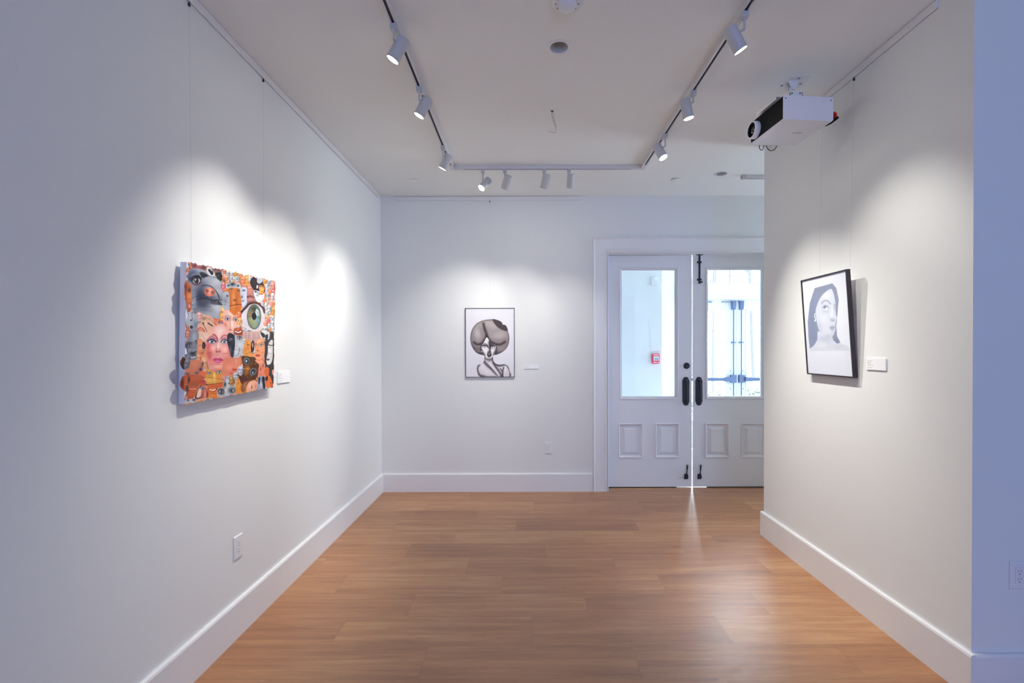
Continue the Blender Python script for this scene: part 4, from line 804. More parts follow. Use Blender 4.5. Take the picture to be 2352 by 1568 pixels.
def outer_leaf(name, x0, x1, mirror):
    y, th = VY+.01, .045; st = .155; z0, z1 = .012, OH; g0, g1 = .42, 2.063
    root = holder(name, ((x0+x1)/2, y+th/2, 0))
    obj('slab', B((x0, x0+st, y, y+th, z0, z1), (x1-st, x1, y, y+th, z0, z1), (x0+st, x1-st, y, y+th, g1, z1), (x0+st, x1-st, y, y+th, z0, g0)), M['door'], root, bevel=.002)
    bm = bmesh.new(); rings_xz(bm, x0+st-.02, x1-st+.02, g0-.02, g1+.02, y, [(0, 0), (0, -.006), (.012, -.008), (.022, 0), (.024, .02)], cap=False); obj('glazing_bead', bm, M['door'], root)
    obj('glass_pane', B((x0+st, x1-st, y+.02, y+.026, g0, g1)), M['glass'], root)
    rx = 3.149-.052 if not mirror else 3.149+.064
    xs = -1 if not mirror else 1
    ed = obj('exit_device', B((rx-.045 if not mirror else rx-.04, rx+.036 if not mirror else rx+.045, y-.055, y, .99, 1.105)), M['exitbar'], root, bevel=.008)
    bar = (x0+.06, rx-.04) if not mirror else (rx+.04, x1-.06)
    obj('push_bar', B((bar[0], bar[1], y-.075, y-.035, 1.018, 1.068), (min(bar, key=lambda a: abs(a-rx))-(.11 if not mirror else 0), min(bar, key=lambda a: abs(a-rx))+(0 if not mirror else .11), y-.08, y-.03, 1.012, 1.074)), M['exitbar'], ed, bevel=.004)
    bm = bmesh.new(); tube(bm, [(rx, y-.03, .04), (rx, y-.03, 2.08)], .0075, 10); obj('vertical_rod', bm, M['exitbar'], ed, smooth=True)
    bm = bmesh.new(); 
    for z in (1.588,): box(bm, rx-.03, rx+.03, y-.04, y, z-.007, z+.007)
    obj('rod_guide', bm, M['exitbar'], ed)
    bm = bmesh.new(); prism(bm, [(rx-.026, 2.075), (rx+.022, 2.075), (rx+.03, 2.15), (rx+.03, 2.19), (rx-.028, 2.19)], 'y', y-.05, y); prism(bm, [(rx-.05, 2.205), (rx+.05, 2.205), (rx+.03, 2.19), (rx-.03, 2.19)], 'y', y-.04, y)
    obj('top_latch', bm, M['exitbar'], ed, bevel=.003)
    for z in (.90, 1.165):
        bm = bmesh.new(); lathe(bm, (rx-.035*(1 if not mirror else -1), y, z), (0, -1, 0), [(.009, 0), (.007, .008)], 12); obj('bolt_cap', bm, M['steel'], root)
    if not mirror: obj('closer_shoe', B((2.93, 3.045, y-.03, y, 2.185, 2.20)), M['steel'], root); obj('closer_arm', B((2.56, 2.78, y-.03, y, 2.185, 2.198)), M['exitbar'], root)
    return root
outer_leaf('door_3', OX0+.006, 3.146, False)
outer_leaf('door_4', 3.152, OX1-.006, True)
# ------------------------------------------------------------------ lighting tracks
TH = .034
def track_section(bm, ax, c, a, b2, z1=H, slot=True):
    """U profile with an open slot below, running along 'x' or 'y'"""
    w, s, d = .0175, .0075, .024; z0 = z1-TH
    if slot: P = [(c-w, z1), (c-w, z0), (c-s, z0), (c-s, z0+d), (c+s, z0+d), (c+s, z0), (c+w, z0), (c+w, z1)]
    else: P = [(c-w, z1), (c-w, z0), (c+w, z0), (c+w, z1)]
    prism(bm, P, 'y' if ax == 'y' else 'x', a, b2)
TXL, TXR, TY = -.631, 1.029, 4.235
tr = thing('lighting_track', 'long white U-shaped lighting track on the ceiling carrying ten spotlights', 'track light rail', (.2, TY, H-TH))
for nm, ax, c, a, b2 in (('track_section', 'y', TXL, -.5, TY-.09), ('track_section', 'x', TY, TXL+.10, TXR-.10), ('track_section', 'y', TXR, -.5, TY-.09)):
    bm = bmesh.new(); track_section(bm, ax, c, a, b2); s = obj(nm, bm, M['track'], tr)
    bm = bmesh.new(); k = .0068
    if ax == 'y': box(bm, c-k, c+k, a, b2-.05, H-TH+.006, H-TH+.0105)
    else: box(bm, a+.05, b2-.05, c-k, c+k, H-TH+.006, H-TH+.0105)
    obj('slot_conductor', bm, M['slotdark'], s)
for x, sg in ((TXL, 1), (TXR, -1)):
    bm = bmesh.new(); w = .0185
    P = [(x-sg*w, TY+w), (x+sg*.10, TY+w), (x+sg*.10, TY-w), (x+sg*w, TY-w), (x+sg*w, TY-.09), (x-sg*w, TY-.09)]
    prism(bm, P, 'z', H-TH-.001, H); obj('corner_connector', bm, M['track'], tr, bevel=.001)
t2 = thing('lighting_track', 'short pale lighting track on the ceiling above the white double door', 'track light rail', (2.6, 4.48, H-TH))
bm = bmesh.new(); track_section(bm, 'x', 4.48, 2.04, 5.2); obj('track_section', bm, M['track'], t2)
bm = bmesh.new(); box(bm, 2.07, 5.15, 4.48-.0068, 4.48+.0068, H-TH+.004, H-TH+.0085); obj('slot_conductor', bm, M['slotdark'], t2)
bm = bmesh.new(); box(bm, 2.002, 2.04, 4.48-.0185, 4.48+.0185, H-TH-.001, H); obj('end_cap', bm, M['lamp'], t2, bevel=.001)

def track_head(ad, cen, d, label, group, spin, power=1):
    """ad: adapter position on the track, cen: centre of the tube, d: aim"""
    ad, cen, d = Vector(ad), Vector(cen), Vector(d).normalized()
    zt = H-TH
    t = thing('track_spotlight', label, 'spotlight', (ad.x, ad.y, zt), group)
    bm = bmesh.new(); box(bm, ad.x-.016, ad.x+.016, ad.y-.0155, ad.y+.0155, zt-.027, zt+.001)
    if spin: box(bm, ad.x-.0125, ad.x+.0125, ad.y+.0150, ad.y+.085, zt-.004, zt+.001)
    else: box(bm, ad.x-.011, ad.x+.011, ad.y-.011, ad.y+.011, zt-.036, zt-.026)
    obj('track_adapter', bm, M['lamp'], t, bevel=.002)
    # stem reaches down to the pivot beside the tube
    u = Vector((cen.x-ad.x, cen.y-ad.y, 0)); piv = Vector((ad.x, ad.y, min(cen.z+.022, zt-.05)))
    bm = bmesh.new(); lathe(bm, (ad.x, ad.y, zt-.026), (0, 0, -1), [(.014, 0), (.010, .006), (.0055, .010), (.0055, zt-.026-piv.z)], 14)
    tube(bm, [piv, piv+(cen+d*-.018-piv)*.55], .006, 10)
    obj('stem', bm, M['lamp'], t, smooth=True)
    R, L = .0325, .118
    top = cen - d*(L/2)
    bm = bmesh.new(); lathe(bm, top, d, [(.0, .0), (R-.004, 0), (R-.001, .0015), (R, .004), (R, .0145), (R-.0006, .015), (R-.0006, .017), (R, .0175), (R, L-.002), (R-.001, L), (R-.003, L), (R-.003, L-.006), (R-.009, L-.022)], 32, cap0=False, cap1=True)
    h = obj('lamp_housing', bm, M['lamp'], t, smooth=True)
    bm = bmesh.new(); lathe(bm, top, d, [(R-.0032, L-.0055), (R-.0032, L-.0040)], 32); obj('lens', bm, M['lit'], h)
    ld = bpy.data.lights.new('lamp_beam', 'SPOT'); ld.energy = SPOT*power; ld.color = SPOT_COL; ld.spot_size = math.radians(64); ld.spot_blend = 1.0; ld.shadow_soft_size = .022
    lo = bpy.data.objects.new('lamp_beam', ld); COL.objects.link(lo); lo.parent = t
    lo.location = top + d*(L+.004) - ORG[t.name]; lo.rotation_euler = d.to_track_quat('-Z', 'Y').to_euler()
    return t
M['lit'] = mat('lit_lens', (1, .96, .9), .5, emit=((1, .97, .86), 90))
HEADS = [
 ((TXL, 2.353), (-.620, 2.393, 2.968), (-.499, .026, -.866), 'first white spotlight in the row of three above the collage wall, shining on the collage', 1, 1.00),
 ((TXL, 2.910), (-.614, 2.950, 2.962), (-.469, .008, -.883), 'second white spotlight in the row of three above the collage wall', 1, 0.85),
 ((TXL, 3.749), (-.616, 3.789, 2.956), (-.483, .129, -.866), 'third white spotlight above the collage wall, beside the corner of the track', 1, 0.70),
 ((-.365, TY), (-.345, TY-.01, 2.932), (-.503, -.422, -.755), 'white spotlight on the back track with its glowing lens turned towards the camera', 0, 0.90),
 ((-.173, TY), (-.158, TY-.02, 2.944), (-.335, .46, -.82), 'tilted white spotlight on the back track, next to the one with glowing lens', 0, 0.62),
 ((.170, TY), (.178, TY-.02, 2.951), (-.235, .46, -.85), 'slightly tilted white spotlight on the back track, between a tilted and an upright one', 0, 0.55),
 ((.387, TY), (.399, TY-.02, 2.953), (-.015, .422, -.906), 'upright white spotlight on the back track, last before the double door', 0, 0.40),
 ((TXR, 2.273), (1.002, 2.313, 2.963), (.522, .092, -.848), 'white spotlight above the portrait wall, largest of its row of three', 1, 0.60),
 ((TXR, 2.961), (1.002, 3.001, 2.973), (.237, .046, -.970), 'white spotlight in the middle of the row above the portrait wall, pointing almost straight down', 1, 1.05),
 ((TXR, 3.552), (1.001, 3.592, 2.952), (.365, -.295, -.883), 'smallest white spotlight above the portrait wall, beside the corner of the track', 1, 1.40),
]
for (x, y), c, d, lb, sp, pw in HEADS: track_head((x, y, H), c, d, lb, 'spotlights on the ceiling track', sp, pw)

# ------------------------------------------------------------------ hanging rails and cables
def rail(name, label, ax, side, a, b2):
    P0 = [(0, 0), (.011, 0), (.013, -.004), (.013, -.036), (.010, -.040), (.006, -.040), (.006, -.034), (.003, -.034), (.003, -.042), (0, -.042)]
    bm = bmesh.new()
    if ax == 'y': prism(bm, [(side[0]+side[1]*p, H-.0015+q) for p, q in P0], 'y', a, b2)
    else: prism(bm, [(side[0]+side[1]*p, H-.006+q) for p, q in P0], 'x', a, b2)
    o = obj(name, bm, M['white']); return tag(o, label, 'picture rail')
rail('picture_rail', 'long white hanging rail along the top of the wall with the face collage', 'y', (XL, 1), .6, 4.985)
rail('picture_rail', 'white hanging rail on the back wall above the charcoal drawing', 'x', (D, -1), -1.368, .597)
rail('picture_rail', 'white hanging rail along the top of the wall behind the projector', 'y', (XR, -1), 2.236, 3.80)
def cable(label, top, bot, hook_dx=0):
    t = thing('hanging_cable', label, 'picture cable', top)
    bm = bmesh.new(); tube(bm, [top, bot], .00045, 6); obj('cable', bm, M['wire'], t)
    bm = bmesh.new(); x, y, z = top; tube(bm, [(x, y, z+.012), (x, y, z-.004), (x+hook_dx*.2, y, z-.012)], .0022, 6); box(bm, x-.004, x+.004, y-.004, y+.004, z-.010, z+.002)
    obj('rail_hook', bm, M['slotdark'], t); return t
cable('thin cable down to the collage corner with the large grey eye', (XL+.0045, 2.185, H-.05), (XL+.006, 2.185, 1.86))
cable('thin cable down to the collage corner beside the white label card', (XL+.0045, 2.80, H-.05), (XL+.006, 2.79, 1.86))
cable('thin cable from the back wall rail down to the charcoal drawing', (-.366, D-.0045, H-.055), (-.366, D-.006, 1.92))
cable('thin cable down to the portrait corner beside its label card', (XR-.0045, 2.80, H-.05), (XR-.030, 2.79, 1.93))
cable('thin cable down to the portrait corner beside the double door', (XR-.0045, 3.10, H-.05), (XR-.030, 3.08, 1.93))

# ------------------------------------------------------------------ the pictures
def paper_mesh(P, quad, us, vs, keep=None):
    Hm = homog(quad); C = sheet_colors(P, Hm, us, vs); C = np.clip(C, 0, 1)
    C = np.where(C <= .04045, C/12.92, ((C+.055)/1.055)**2.4)
    return C
def painted_sheet(name, parent, P, quad, us, vs, corner, eu, ev, m, keep=None, wav=None, nrm=None):
    """a sheet of paper whose picture is stored as point colours; corner + u*eu + v*ev"""
    C = paper_mesh(P, quad, us, vs); nv, nu = len(vs), len(us)
    corner, eu, ev = Vector(corner)-ORG[parent.name], Vector(eu), Vector(ev)
    U, V = np.meshgrid(us, vs); co = np.array(corner)[None, None]+U[..., None]*np.array(eu)+V[..., None]*np.array(ev)
    if wav is not None: co = co+wav(U, V)[..., None]*np.array(nrm)
    idx = np.arange(nu*nv).reshape(nv, nu)
    F = np.stack([idx[:-1, :-1], idx[1:, :-1], idx[1:, 1:], idx[:-1, 1:]], -1)
    if keep is not None: F = F[keep((U[:-1, :-1]+U[1:, 1:])/2, (V[:-1, :-1]+V[1:, 1:])/2)]
    F = F.reshape(-1, 4)
    used = np.unique(F); remap = np.full(nu*nv, -1); remap[used] = np.arange(len(used)); F = remap[F]
    me = bpy.data.meshes.new(name); me.from_pydata(co.reshape(-1, 3)[used].tolist(), [], F.tolist())
    ca = me.color_attributes.new('paint', 'FLOAT_COLOR', 'POINT'); rgba = np.ones((len(used), 4), np.float32); rgba[:, :3] = C.reshape(-1, 3)[used]
    ca.data.foreach_set('color', rgba.ravel()); me.materials.append(m)
    for p in me.polygons: p.use_smooth = True
    me.update(); o = bpy.data.objects.new(name, me); COL.objects.link(o); o.parent = parent; ORG[o.name] = ORG[parent.name]
    return o

# the collage: a deep canvas with the pasted sheet standing a little proud of it
def collage():
    y0, y1 = 2.10, 2.835
    # corners of the front face in world space (bottom leans nearer the wall)
    BL, BR, TL, TR = Vector((-1.481, y0, 1.255)), Vector((-1.481, y1, 1.271)), Vector((-1.466, y0, 1.873)), Vector((-1.464, y1, 1.893))
    t = thing('collage_canvas', 'colourful collage of many cut-out faces and eyes on a deep canvas', 'artwork', (-1.50, (y0+y1)/2, 1.255))
    back = lambda p, dx: Vector((max(p.x-dx, XL+.0012), p.y, p.z))
    bm = bmesh.new(); f = [bm.verts.new(p) for p in (BL, BR, TR, TL)]; b2 = [bm.verts.new(back(p, .028)) for p in (BL, BR, TR, TL)]
    bm.faces.new(f); bm.faces.new(b2[::-1])
    for k in range(4): bm.faces.new((f[k], b2[k], b2[(k+1) % 4], f[(k+1) % 4]))
    obj('canvas', bm, M['paper'], t, bevel=.002)
    P = paint_collage(); P.im = np.clip((P.im-.55)*1.13+.50, .03, .95); Q = [(180, 113), (988, 285), (963, 1240), (166, 1390)]      # corners in the painter's frame: TL TR BR BL
    Hm = homog(Q); n = (TR-BL).cross(TL-BR).normalized(); n = n if n.x > 0 else -n
    rnd = random.Random(5); w1 = [rnd.uniform(0, 6) for _ in range(8)]
    us = np.linspace(-.055, 1.012, 300); vs = np.linspace(-.012, 1.02, 380)
    def keep(u, v):
        q = .004*np.sin(u*40+w1[0])+.003*np.sin(u*93+w1[1])+.003*np.sin(u*171+w1[2])
        top = v > .0005+q; bot = v < 1.004+.003*np.sin(u*60+w1[3])
        r = u < 1.003+.003*np.sin(v*50+w1[4])+.0025*np.sin(v*120+w1[5])
        # cut-outs sticking over the left side: none at the bare paper strip, bulges lower down
        edge = .008+.008*np.sin(v*23+w1[6])+.006*np.sin(v*71)
        def bulge(c, h, a): return a*np.sqrt(np.clip(1-((v-c)/h)**2, 0, 1))
        L = edge-np.maximum.reduce([bulge(.22, .11, .022), bulge(.70, .055, .050), bulge(.85, .06, .056), bulge(.57, .03, .02), bulge(.07, .04, .02)])-.0
        return top & bot & r & (u > L)
    def wav(u, v): return .0022+.0006*np.sin(u*31+v*11)+.0005*np.sin(v*57-u*13)+.0004*np.sin(u*83+v*61)
    painted_sheet('collage_sheet', t, P, Q, us, vs, TL, TR-TL, BL-TL, M['collage'], keep, wav, n)
    # the printed paper folded over the underside and the far edge
collage()

def framed(name, label, P, quad, TLc, eu, ev, n, fw, depth, fm, lip=.004, label_part=None, shape=(200, 280)):
    """flat framed picture: TLc outer top-left corner of the front, eu/ev full vectors along the top and down"""
    TLc, eu, ev, n = Vector(TLc), Vector(eu), Vector(ev), Vector(n).normalized(); w, h = eu.length, ev.length; u, v = eu.normalized(), ev.normalized()
    c = TLc+ev+eu*.5-n*depth
    t = thing(name, label, 'artwork', c)
    def bar(a, b2, wd):   # a..b2 along a side measured in the plane (rect in u,v)
        return a, b2, wd
    bm = bmesh.new(); prof = [(0, -depth), (0, 0), (fw, 0), (fw, -lip*1.0), (fw, -depth)]; R = []
    for i, d in prof:
        R.append([bm.verts.new(TLc+u*a+v*b2+n*d) for a, b2 in ((i, i), (w-i, i), (w-i, h-i), (i, h-i))])
    for a, b2 in zip(R, R[1:]+R[:1]):
        for k in range(4): bm.faces.new((a[k], a[(k+1) % 4], b2[(k+1) % 4], b2[k]))
    obj('frame', bm, fm, t, bevel=.0008)
    us = np.linspace(0, 1, shape[0]); vs = np.linspace(0, 1, shape[1])
    painted_sheet('drawing_sheet', t, P, quad, us, vs, TLc+u*fw+v*fw-n*lip, u*(w-2*fw), v*(h-2*fw), M['drawing'])
    bm = bmesh.new(); R = [[bm.verts.new(TLc+u*a+v*b2+n*d) for a, b2 in ((fw, fw), (w-fw, fw), (w-fw, h-fw), (fw, h-fw))] for d in (-lip-.002, -depth+.001)]
    bm.faces.new(R[0]); bm.faces.new(R[1][::-1])
    for k in range(4): bm.faces.new((R[0][k], R[1][k], R[1][(k+1) % 4], R[0][(k+1) % 4]))
    obj('backing_board', bm, M['paper'], t)
    return t
x0, x1, zt, zb = -.625, -.109, 1.924, 1.199
framed('framed_drawing', 'framed charcoal drawing of a woman with huge round hair on the back wall', paint_afro(), [(208, 192), (1008, 190), (1008, 1312), (208, 1316)],
       (x0, D-.020, zt), (x1-x0, 0, .001), (0, .004, zb-zt), (0, -1, 0), .006, .016, M['grey'])
TLp, TRp = Vector((1.830, 3.215, 1.943)), Vector((1.830, 2.760, 1.943)); BLp = Vector((1.874, 3.215, 1.322))
nn = Vector((BLp-TLp)).cross(TRp-TLp).normalized(); nn = nn if nn.x < 0 else -nn
framed('framed_portrait', 'black framed pale pencil portrait of a long-haired woman, tilted out from the wall', paint_portrait(), [(203, 272), (703, 155), (785, 1362), (275, 1312)],
       TLp, TRp-TLp, BLp-TLp, nn, .0075, .025, M['blackframe'], lip=.006)

# ------------------------------------------------------------------ label cards
def card(label, c, eu, n, w=.155, h=.072, lines=((.1, .26, .75), (.1, .2, .62), (.1, .17, .5), (.1, .32, .38), (.1, .28, .16))):
    """white information card; a few rows of print too small to read"""
    c, eu, n = Vector(c), Vector(eu), Vector(n); up = Vector((0, 0, 1))
    t = thing('label_card', label, 'wall label', c)
    def slab(bm, a0, a1, b0, b1, d0, d1):
        v = [bm.verts.new(c+eu*a+up*b2+n*d) for a in (a0, a1) for b2 in (b0, b1) for d in (d0, d1)]
        for f in ((0, 1, 3, 2), (4, 6, 7, 5), (0, 4, 5, 1), (2, 3, 7, 6), (0, 2, 6, 4), (1, 5, 7, 3)): bm.faces.new([v[i] for i in f])
    bm = bmesh.new(); slab(bm, -w/2, w/2, -h/2, h/2, .0008, .006); obj('card', bm, M['card'], t)
    bm = bmesh.new()
    for a, l, z in lines: slab(bm, -w/2+a*w*.6, -w/2+(a*.6+l)*w, -h/2+z*h, -h/2+z*h+.0022, .0061, .0064)
    obj('printed_text', bm, M['ink'], t); return t
card('small white label card on the wall beside the face collage', (XL, 3.018, 1.323), (0, 1, 0), (1, 0, 0))
card('small white label card on the back wall beside the charcoal drawing', (.066, D, 1.309), (1, 0, 0), (0, -1, 0), w=.15, h=.042, lines=((.1, .24, .7), (.1, .12, .48), (.1, .3, .24)))
card('small white label card on the wall beside the pale portrait', (XR, 2.617, 1.406), (0, -1, 0), (-1, 0, 0), w=.146, h=.064)

# ------------------------------------------------------------------ power outlets
def outlet(label, c, eu, n):
    c, eu, n = Vector(c), Vector(eu), Vector(n); up = Vector((0, 0, 1))
    t = thing('power_outlet', label, 'outlet', c, None)
    def loft(bm, prof, cap=True):
        R = [[bm.verts.new(c+eu*(sx*a)+up*(sz*b2)+n*d) for sx, sz in ((-1, -1), (1, -1), (1, 1), (-1, 1))] for a, b2, d in prof]
        for p, q in zip(R, R[1:]):
            for k in range(4): bm.faces.new((p[k], p[(k+1) % 4], q[(k+1) % 4], q[k]))
        if cap: bm.faces.new(R[-1])
        bm.faces.new(R[0][::-1])
    bm = bmesh.new(); loft(bm, [(.0385, .060, .0004), (.0385, .060, .003), (.0375, .059, .0045), (.0335, .055, .0065), (.0175, .0345, .0068), (.0172, .0342, .0052)]); pl = obj('wall_plate', bm, M['plate'], t)
    bm = bmesh.new(); loft(bm, [(.0168, .0338, .0045), (.0168, .0338, .0072), (.016, .033, .0078)]); rc = obj('receptacle', bm, M['plate'], t)
    bm = bmesh.new()
    for dz in (.017, -.017):
        for dx in (-.0062, .0062):
            v = [bm.verts.new(c+eu*(dx+a)+up*(dz+.003+b2)+n*.0081) for a, b2 in ((-.0009, -.0042), (.0009, -.0042), (.0009, .0042), (-.0009, .0042))]; bm.faces.new(v)
        v = [bm.verts.new(c+eu*(.0026*math.cos(k*pi/5))+up*(dz-.0095+.0026*math.sin(k*pi/5))+n*.0081) for k in range(10)]; bm.faces.new(v)
    obj('socket_slots', bm, M['slit'], rc)
    for dz in (.048, -.048):
        bm = bmesh.new(); lathe(bm, c+up*dz+n*.0062, n, [(.003, 0), (.003, .001), (.002, .0014)], 12); obj('cover_screw', bm, M['plate'], pl)
    return t
outlet('white power outlet low on the wall below the face collage', (XL, 2.527, .461), (0, 1, 0), (1, 0, 0))
outlet('white power outlet low on the back wall beside the door casing', (.241, D, .456), (1, 0, 0), (0, -1, 0))
outlet('power outlet on the bluish shaded wall, cut off by the picture edge', (2.101, YN, .523), (1, 0, 0), (0, -1, 0))

# ------------------------------------------------------------------ ceiling fittings
def downlight(label, x, y, r=.053):
    t = thing('recessed_downlight', label, 'ceiling light', (x, y, H))
    bm = bmesh.new(); lathe(bm, (x, y, H+.0006), (0, 0, -1), [(r-.004, 0), (r+.014, 0), (r+.014, .002), (r+.009, .0045), (r+.001, .005), (r-.004, .0035), (r-.0045, 0)], 40, False, False); obj('trim_ring', bm, M['white'], t, smooth=True)
    bm = bmesh.new(); lathe(bm, (x, y, H-.001), (0, 0, 1), [(r-.004, 0), (r-.008, .03), (r-.014, .07), (r-.016, .085)], 40, False, False); obj('reflector_cone', bm, M['lamp'], t, smooth=True)
    bm = bmesh.new(); lathe(bm, (x, y, H+.084), (0, 0, 1), [(r-.010, 0), (r-.010, .012)], 32); obj('lamp_diffuser', bm, M['ceil'], t, smooth=True)
downlight('unlit round recessed downlight in the middle of the ceiling', .184, 2.583)
downlight('unlit round recessed downlight outside the track, near the double door', 1.80, 4.445)
t = thing('smoke_detector', 'white domed smoke detector on the ceiling, cut off at the top', 'smoke detector', (.196, 2.232, H))
bm = bmesh.new(); lathe(bm, (.196, 2.232, H), (0, 0, -1), [(.072, 0), (.072, .008), (.066, .016), (.056, .020), (.050, .022)], 40); obj('detector_base', bm, M['white'], t, smooth=True)
bm = bmesh.new(); lathe(bm, (.196, 2.232, H-.022), (0, 0, -1), [(.044, 0), (.042, .012), (.034, .022), (.020, .028), (.0, .030)], 40, True, False); obj('detector_dome', bm, M['white'], t, smooth=True)
for k in range(10):
    a = 2*pi*k/10; bm = bmesh.new(); lathe(bm, (.196+.052*math.cos(a), 2.232+.052*math.sin(a), H-.019), (0, 0, -1), [(.004, 0), (.003, .0035)], 8); obj('vent_hole', bm, M['slotdark'], t)
for lb, x, y in (('round flat sprinkler cover on the ceiling near the corner by the collage wall', -1.045, 4.60), ('round flat sprinkler cover on the ceiling above the double door', 1.435, 4.59)):
    t = thing('sprinkler_cover', lb, 'sprinkler', (x, y, H))
    bm = bmesh.new(); lathe(bm, (x, y, H-.003), (0, 0, -1), [(.046, 0), (.047, .001), (.046, .003), (.040, .0042), (.0, .0055)], 40, True, False); obj('cover_plate', bm, M['ceil'], t, smooth=True)
    bm = bmesh.new(); lathe(bm, (x, y, H-.0002), (0, 0, -1), [(.040, 0), (.040, .003)], 32); obj('shadow_gap', bm, M['slotdark'], t)
t = thing('ceiling_wire', 'loose bent grey wire hanging from the middle of the ceiling', 'wire', (.185, 3.261, H))
bm = bmesh.new(); x, y = .186, 3.262
tube(bm, curve_pts([(x-.006, y, H), (x-.004, y, H-.03), (x+.012, y, H-.085), (x+.026, y, H-.118), (x+.022, y, H-.145), (x+.004, y, H-.150), (x-.025, y, H-.136)], 6), .0011, 6)
tube(bm, curve_pts([(x+.002, y, H), (x+.008, y, H-.04), (x+.020, y, H-.085), (x+.026, y, H-.118)], 6), .0014, 6); obj('bent_wire', bm, M['steel'], t)
bm = bmesh.new(); tube(bm, [(x-.010, y, H-.004), (x-.001, y-.003, H-.010), (x+.010, y, H-.004)], .002, 6); tube(bm, [(x-.004, y, H), (x+.004, y, H-.014)], .002, 6); obj('wire_hook', bm, M['slotdark'], t)

# ------------------------------------------------------------------ the projector under the ceiling
def projector():
    cx, cy, a = 1.575, 2.88, math.radians(5); z0, z1 = 2.768, 2.903; L, Wd = .33, .295
    Mx = Matrix.Translation((cx, cy, 0)) @ Matrix.Rotation(a, 4, 'Z')
    def w(bm): bmesh.ops.transform(bm, matrix=Mx, verts=bm.verts); return bm
    t = thing('projector', 'white box projector with black front and round lens hanging under the ceiling', 'projector', (cx, cy, z0))
    hx_, hy = Wd/2, L/2
    bm = bmesh.new(); P = [(-hx_+.006, z0), (hx_-.006, z0), (hx_, z0+.008), (hx_, z1-.006), (hx_-.006, z1), (-hx_+.002, z1), (-hx_, z1-.003), (-hx_, z0+.004)]
    prism(bm, P, 'y', -hy, hy); obj('body', w(bm), M['proj'], t, bevel=.002)
    obj('front_panel', w(B((-hx_-.0015, -hx_+.01, -hy+.006, hy-.004, z0+.006, z1-.006))), M['black'], t)
    ly, lz = hy-.062, (z0+z1)/2-.008
    bm = bmesh.new(); lathe(bm, (-hx_, ly, lz), (-1, 0, 0), [(.050, 0), (.051, .004), (.051, .030), (.049, .034), (.045, .036), (.043, .034), (.040, .012)], 40, True, True); lr = obj('lens_barrel', w(bm), [M['proj']], t, smooth=True)
    bm = bmesh.new(); lathe(bm, (-hx_-.0125, ly, lz), (-1, 0, 0), [(.0415, 0), (.0425, .019), (.036, .010), (.030, .004)], 40, True, True); obj('lens_hood', w(bm), M['black'], lr, smooth=True)
    bm = bmesh.new(); lathe(bm, (-hx_-.016, ly, lz), (-1, 0, 0), [(.024, 0), (.023, .006), (.018, .009), (.010, .011), (.0, .0115)], 32, True, False); obj('lens_glass', w(bm), M['lensglass'], lr, smooth=True)
    for k, (sx, sy) in enumerate(((hx_-.015, -hy), (-hx_+.012, -hy))):
        bm = bmesh.new(); lathe(bm, (sx, sy, z1-.018), (0, -1, 0), [(.0035, -.001), (.0035, .0008)], 12); obj('screw', w(bm), M['slotdark'], t)
    bm = w(B((.01, .07, -.02, 0, z0-.0012, z0))); obj('bottom_label', bm, M['lamp'], t)
    bm = bmesh.new(); 
    for k in range(9): box(bm, hx_-.001, hx_+.001, -hy+.03+k*.03, -hy+.045+k*.03, z0+.03, z1-.03)
    obj('vent_slots', w(bm), M['slotdark'], t)
    # mount
    m = thing('projector_mount', 'white metal ceiling mount holding the projector', 'ceiling mount', (1.61, 2.92, H))
    bm = bmesh.new(); P = []
    for x, y, r in ((1.565, 2.965, .028), (1.67, 2.965, .028), (1.66, 2.865, .028), (1.585, 2.885, .028)):
        a0 = {0: 90, 1: 0, 2: -90, 3: 180}[len(P)//6]
        for k in range(6): tt = math.radians(a0+90-k*18); P.append((x+r*math.cos(tt), y+r*math.sin(tt)))
    prism(bm, P, 'z', H-.004, H-.0003); cp = obj('ceiling_plate', bm, M['white'], m)
    for x, y in ((1.565, 2.955), (1.668, 2.935), (1.625, 2.875), (1.635, 2.965)):
        bm = bmesh.new(); lathe(bm, (x, y, H-.004), (0, 0, -1), [(.0075, 0), (.0075, .001), (.006, .004), (.003, .0045)], 14); obj('anchor_bolt', bm, M['steel'], cp)
    bm = bmesh.new(); prism(bm, [(1.578, H-.004), (1.640, H-.004), (1.622, H-.055), (1.600, H-.055)], 'y', 2.900, 2.904); prism(bm, [(1.578, H-.004), (1.640, H-.004), (1.622, H-.055), (1.600, H-.055)], 'y', 2.936, 2.940)
    prism(bm, [(2.900, H-.030), (2.940, H-.030), (2.930, H-.07), (2.910, H-.07)], 'x', 1.600, 1.604); obj('upper_bracket', bm, M['white'], m)
    bm = bmesh.new(); lathe(bm, (1.611, 2.92, H-.04), (0, 0, -1), [(.012, 0), (.012, .05), (.018, .055), (.018, .085), (.012, .09), (.012, .13)], 20); obj('ball_joint', bm, M['white'], m, smooth=True)
    bm = B((1.585, 1.66, 2.899, 2.902, H-.115, H-.07), (1.585, 1.588, 2.899, 2.945, H-.125, H-.075), (1.657, 1.660, 2.899, 2.945, H-.125, H-.075)); obj('tilt_bracket', bm, M['white'], m)
    for x, z in ((1.597, H-.08), (1.597, H-.103), (1.645, H-.08), (1.645, H-.103)):
        bm = bmesh.new(); lathe(bm, (x, 2.8995, z), (0, -1, 0), [(.005, 0), (.005, .003), (.003, .005)], 12); obj('tilt_screw', bm, M['steel'], m)
    bm = w(B((-hx_-.018, .09, -.12, .075, z1+.012, z1+.015), (-hx_-.018, -hx_-.015, -.12, .075, z1-.004, z1+.012))); obj('support_plate', bm, M['white'], m)
    for q in ((-.02, .02, -.02, .04), (-hx_+.03, -hx_+.045, -.1, -.085), (.06, .075, .05, .065)): obj('spacer', w(B((*q, z1+.0005, z1+.012))), M['steel'], m)
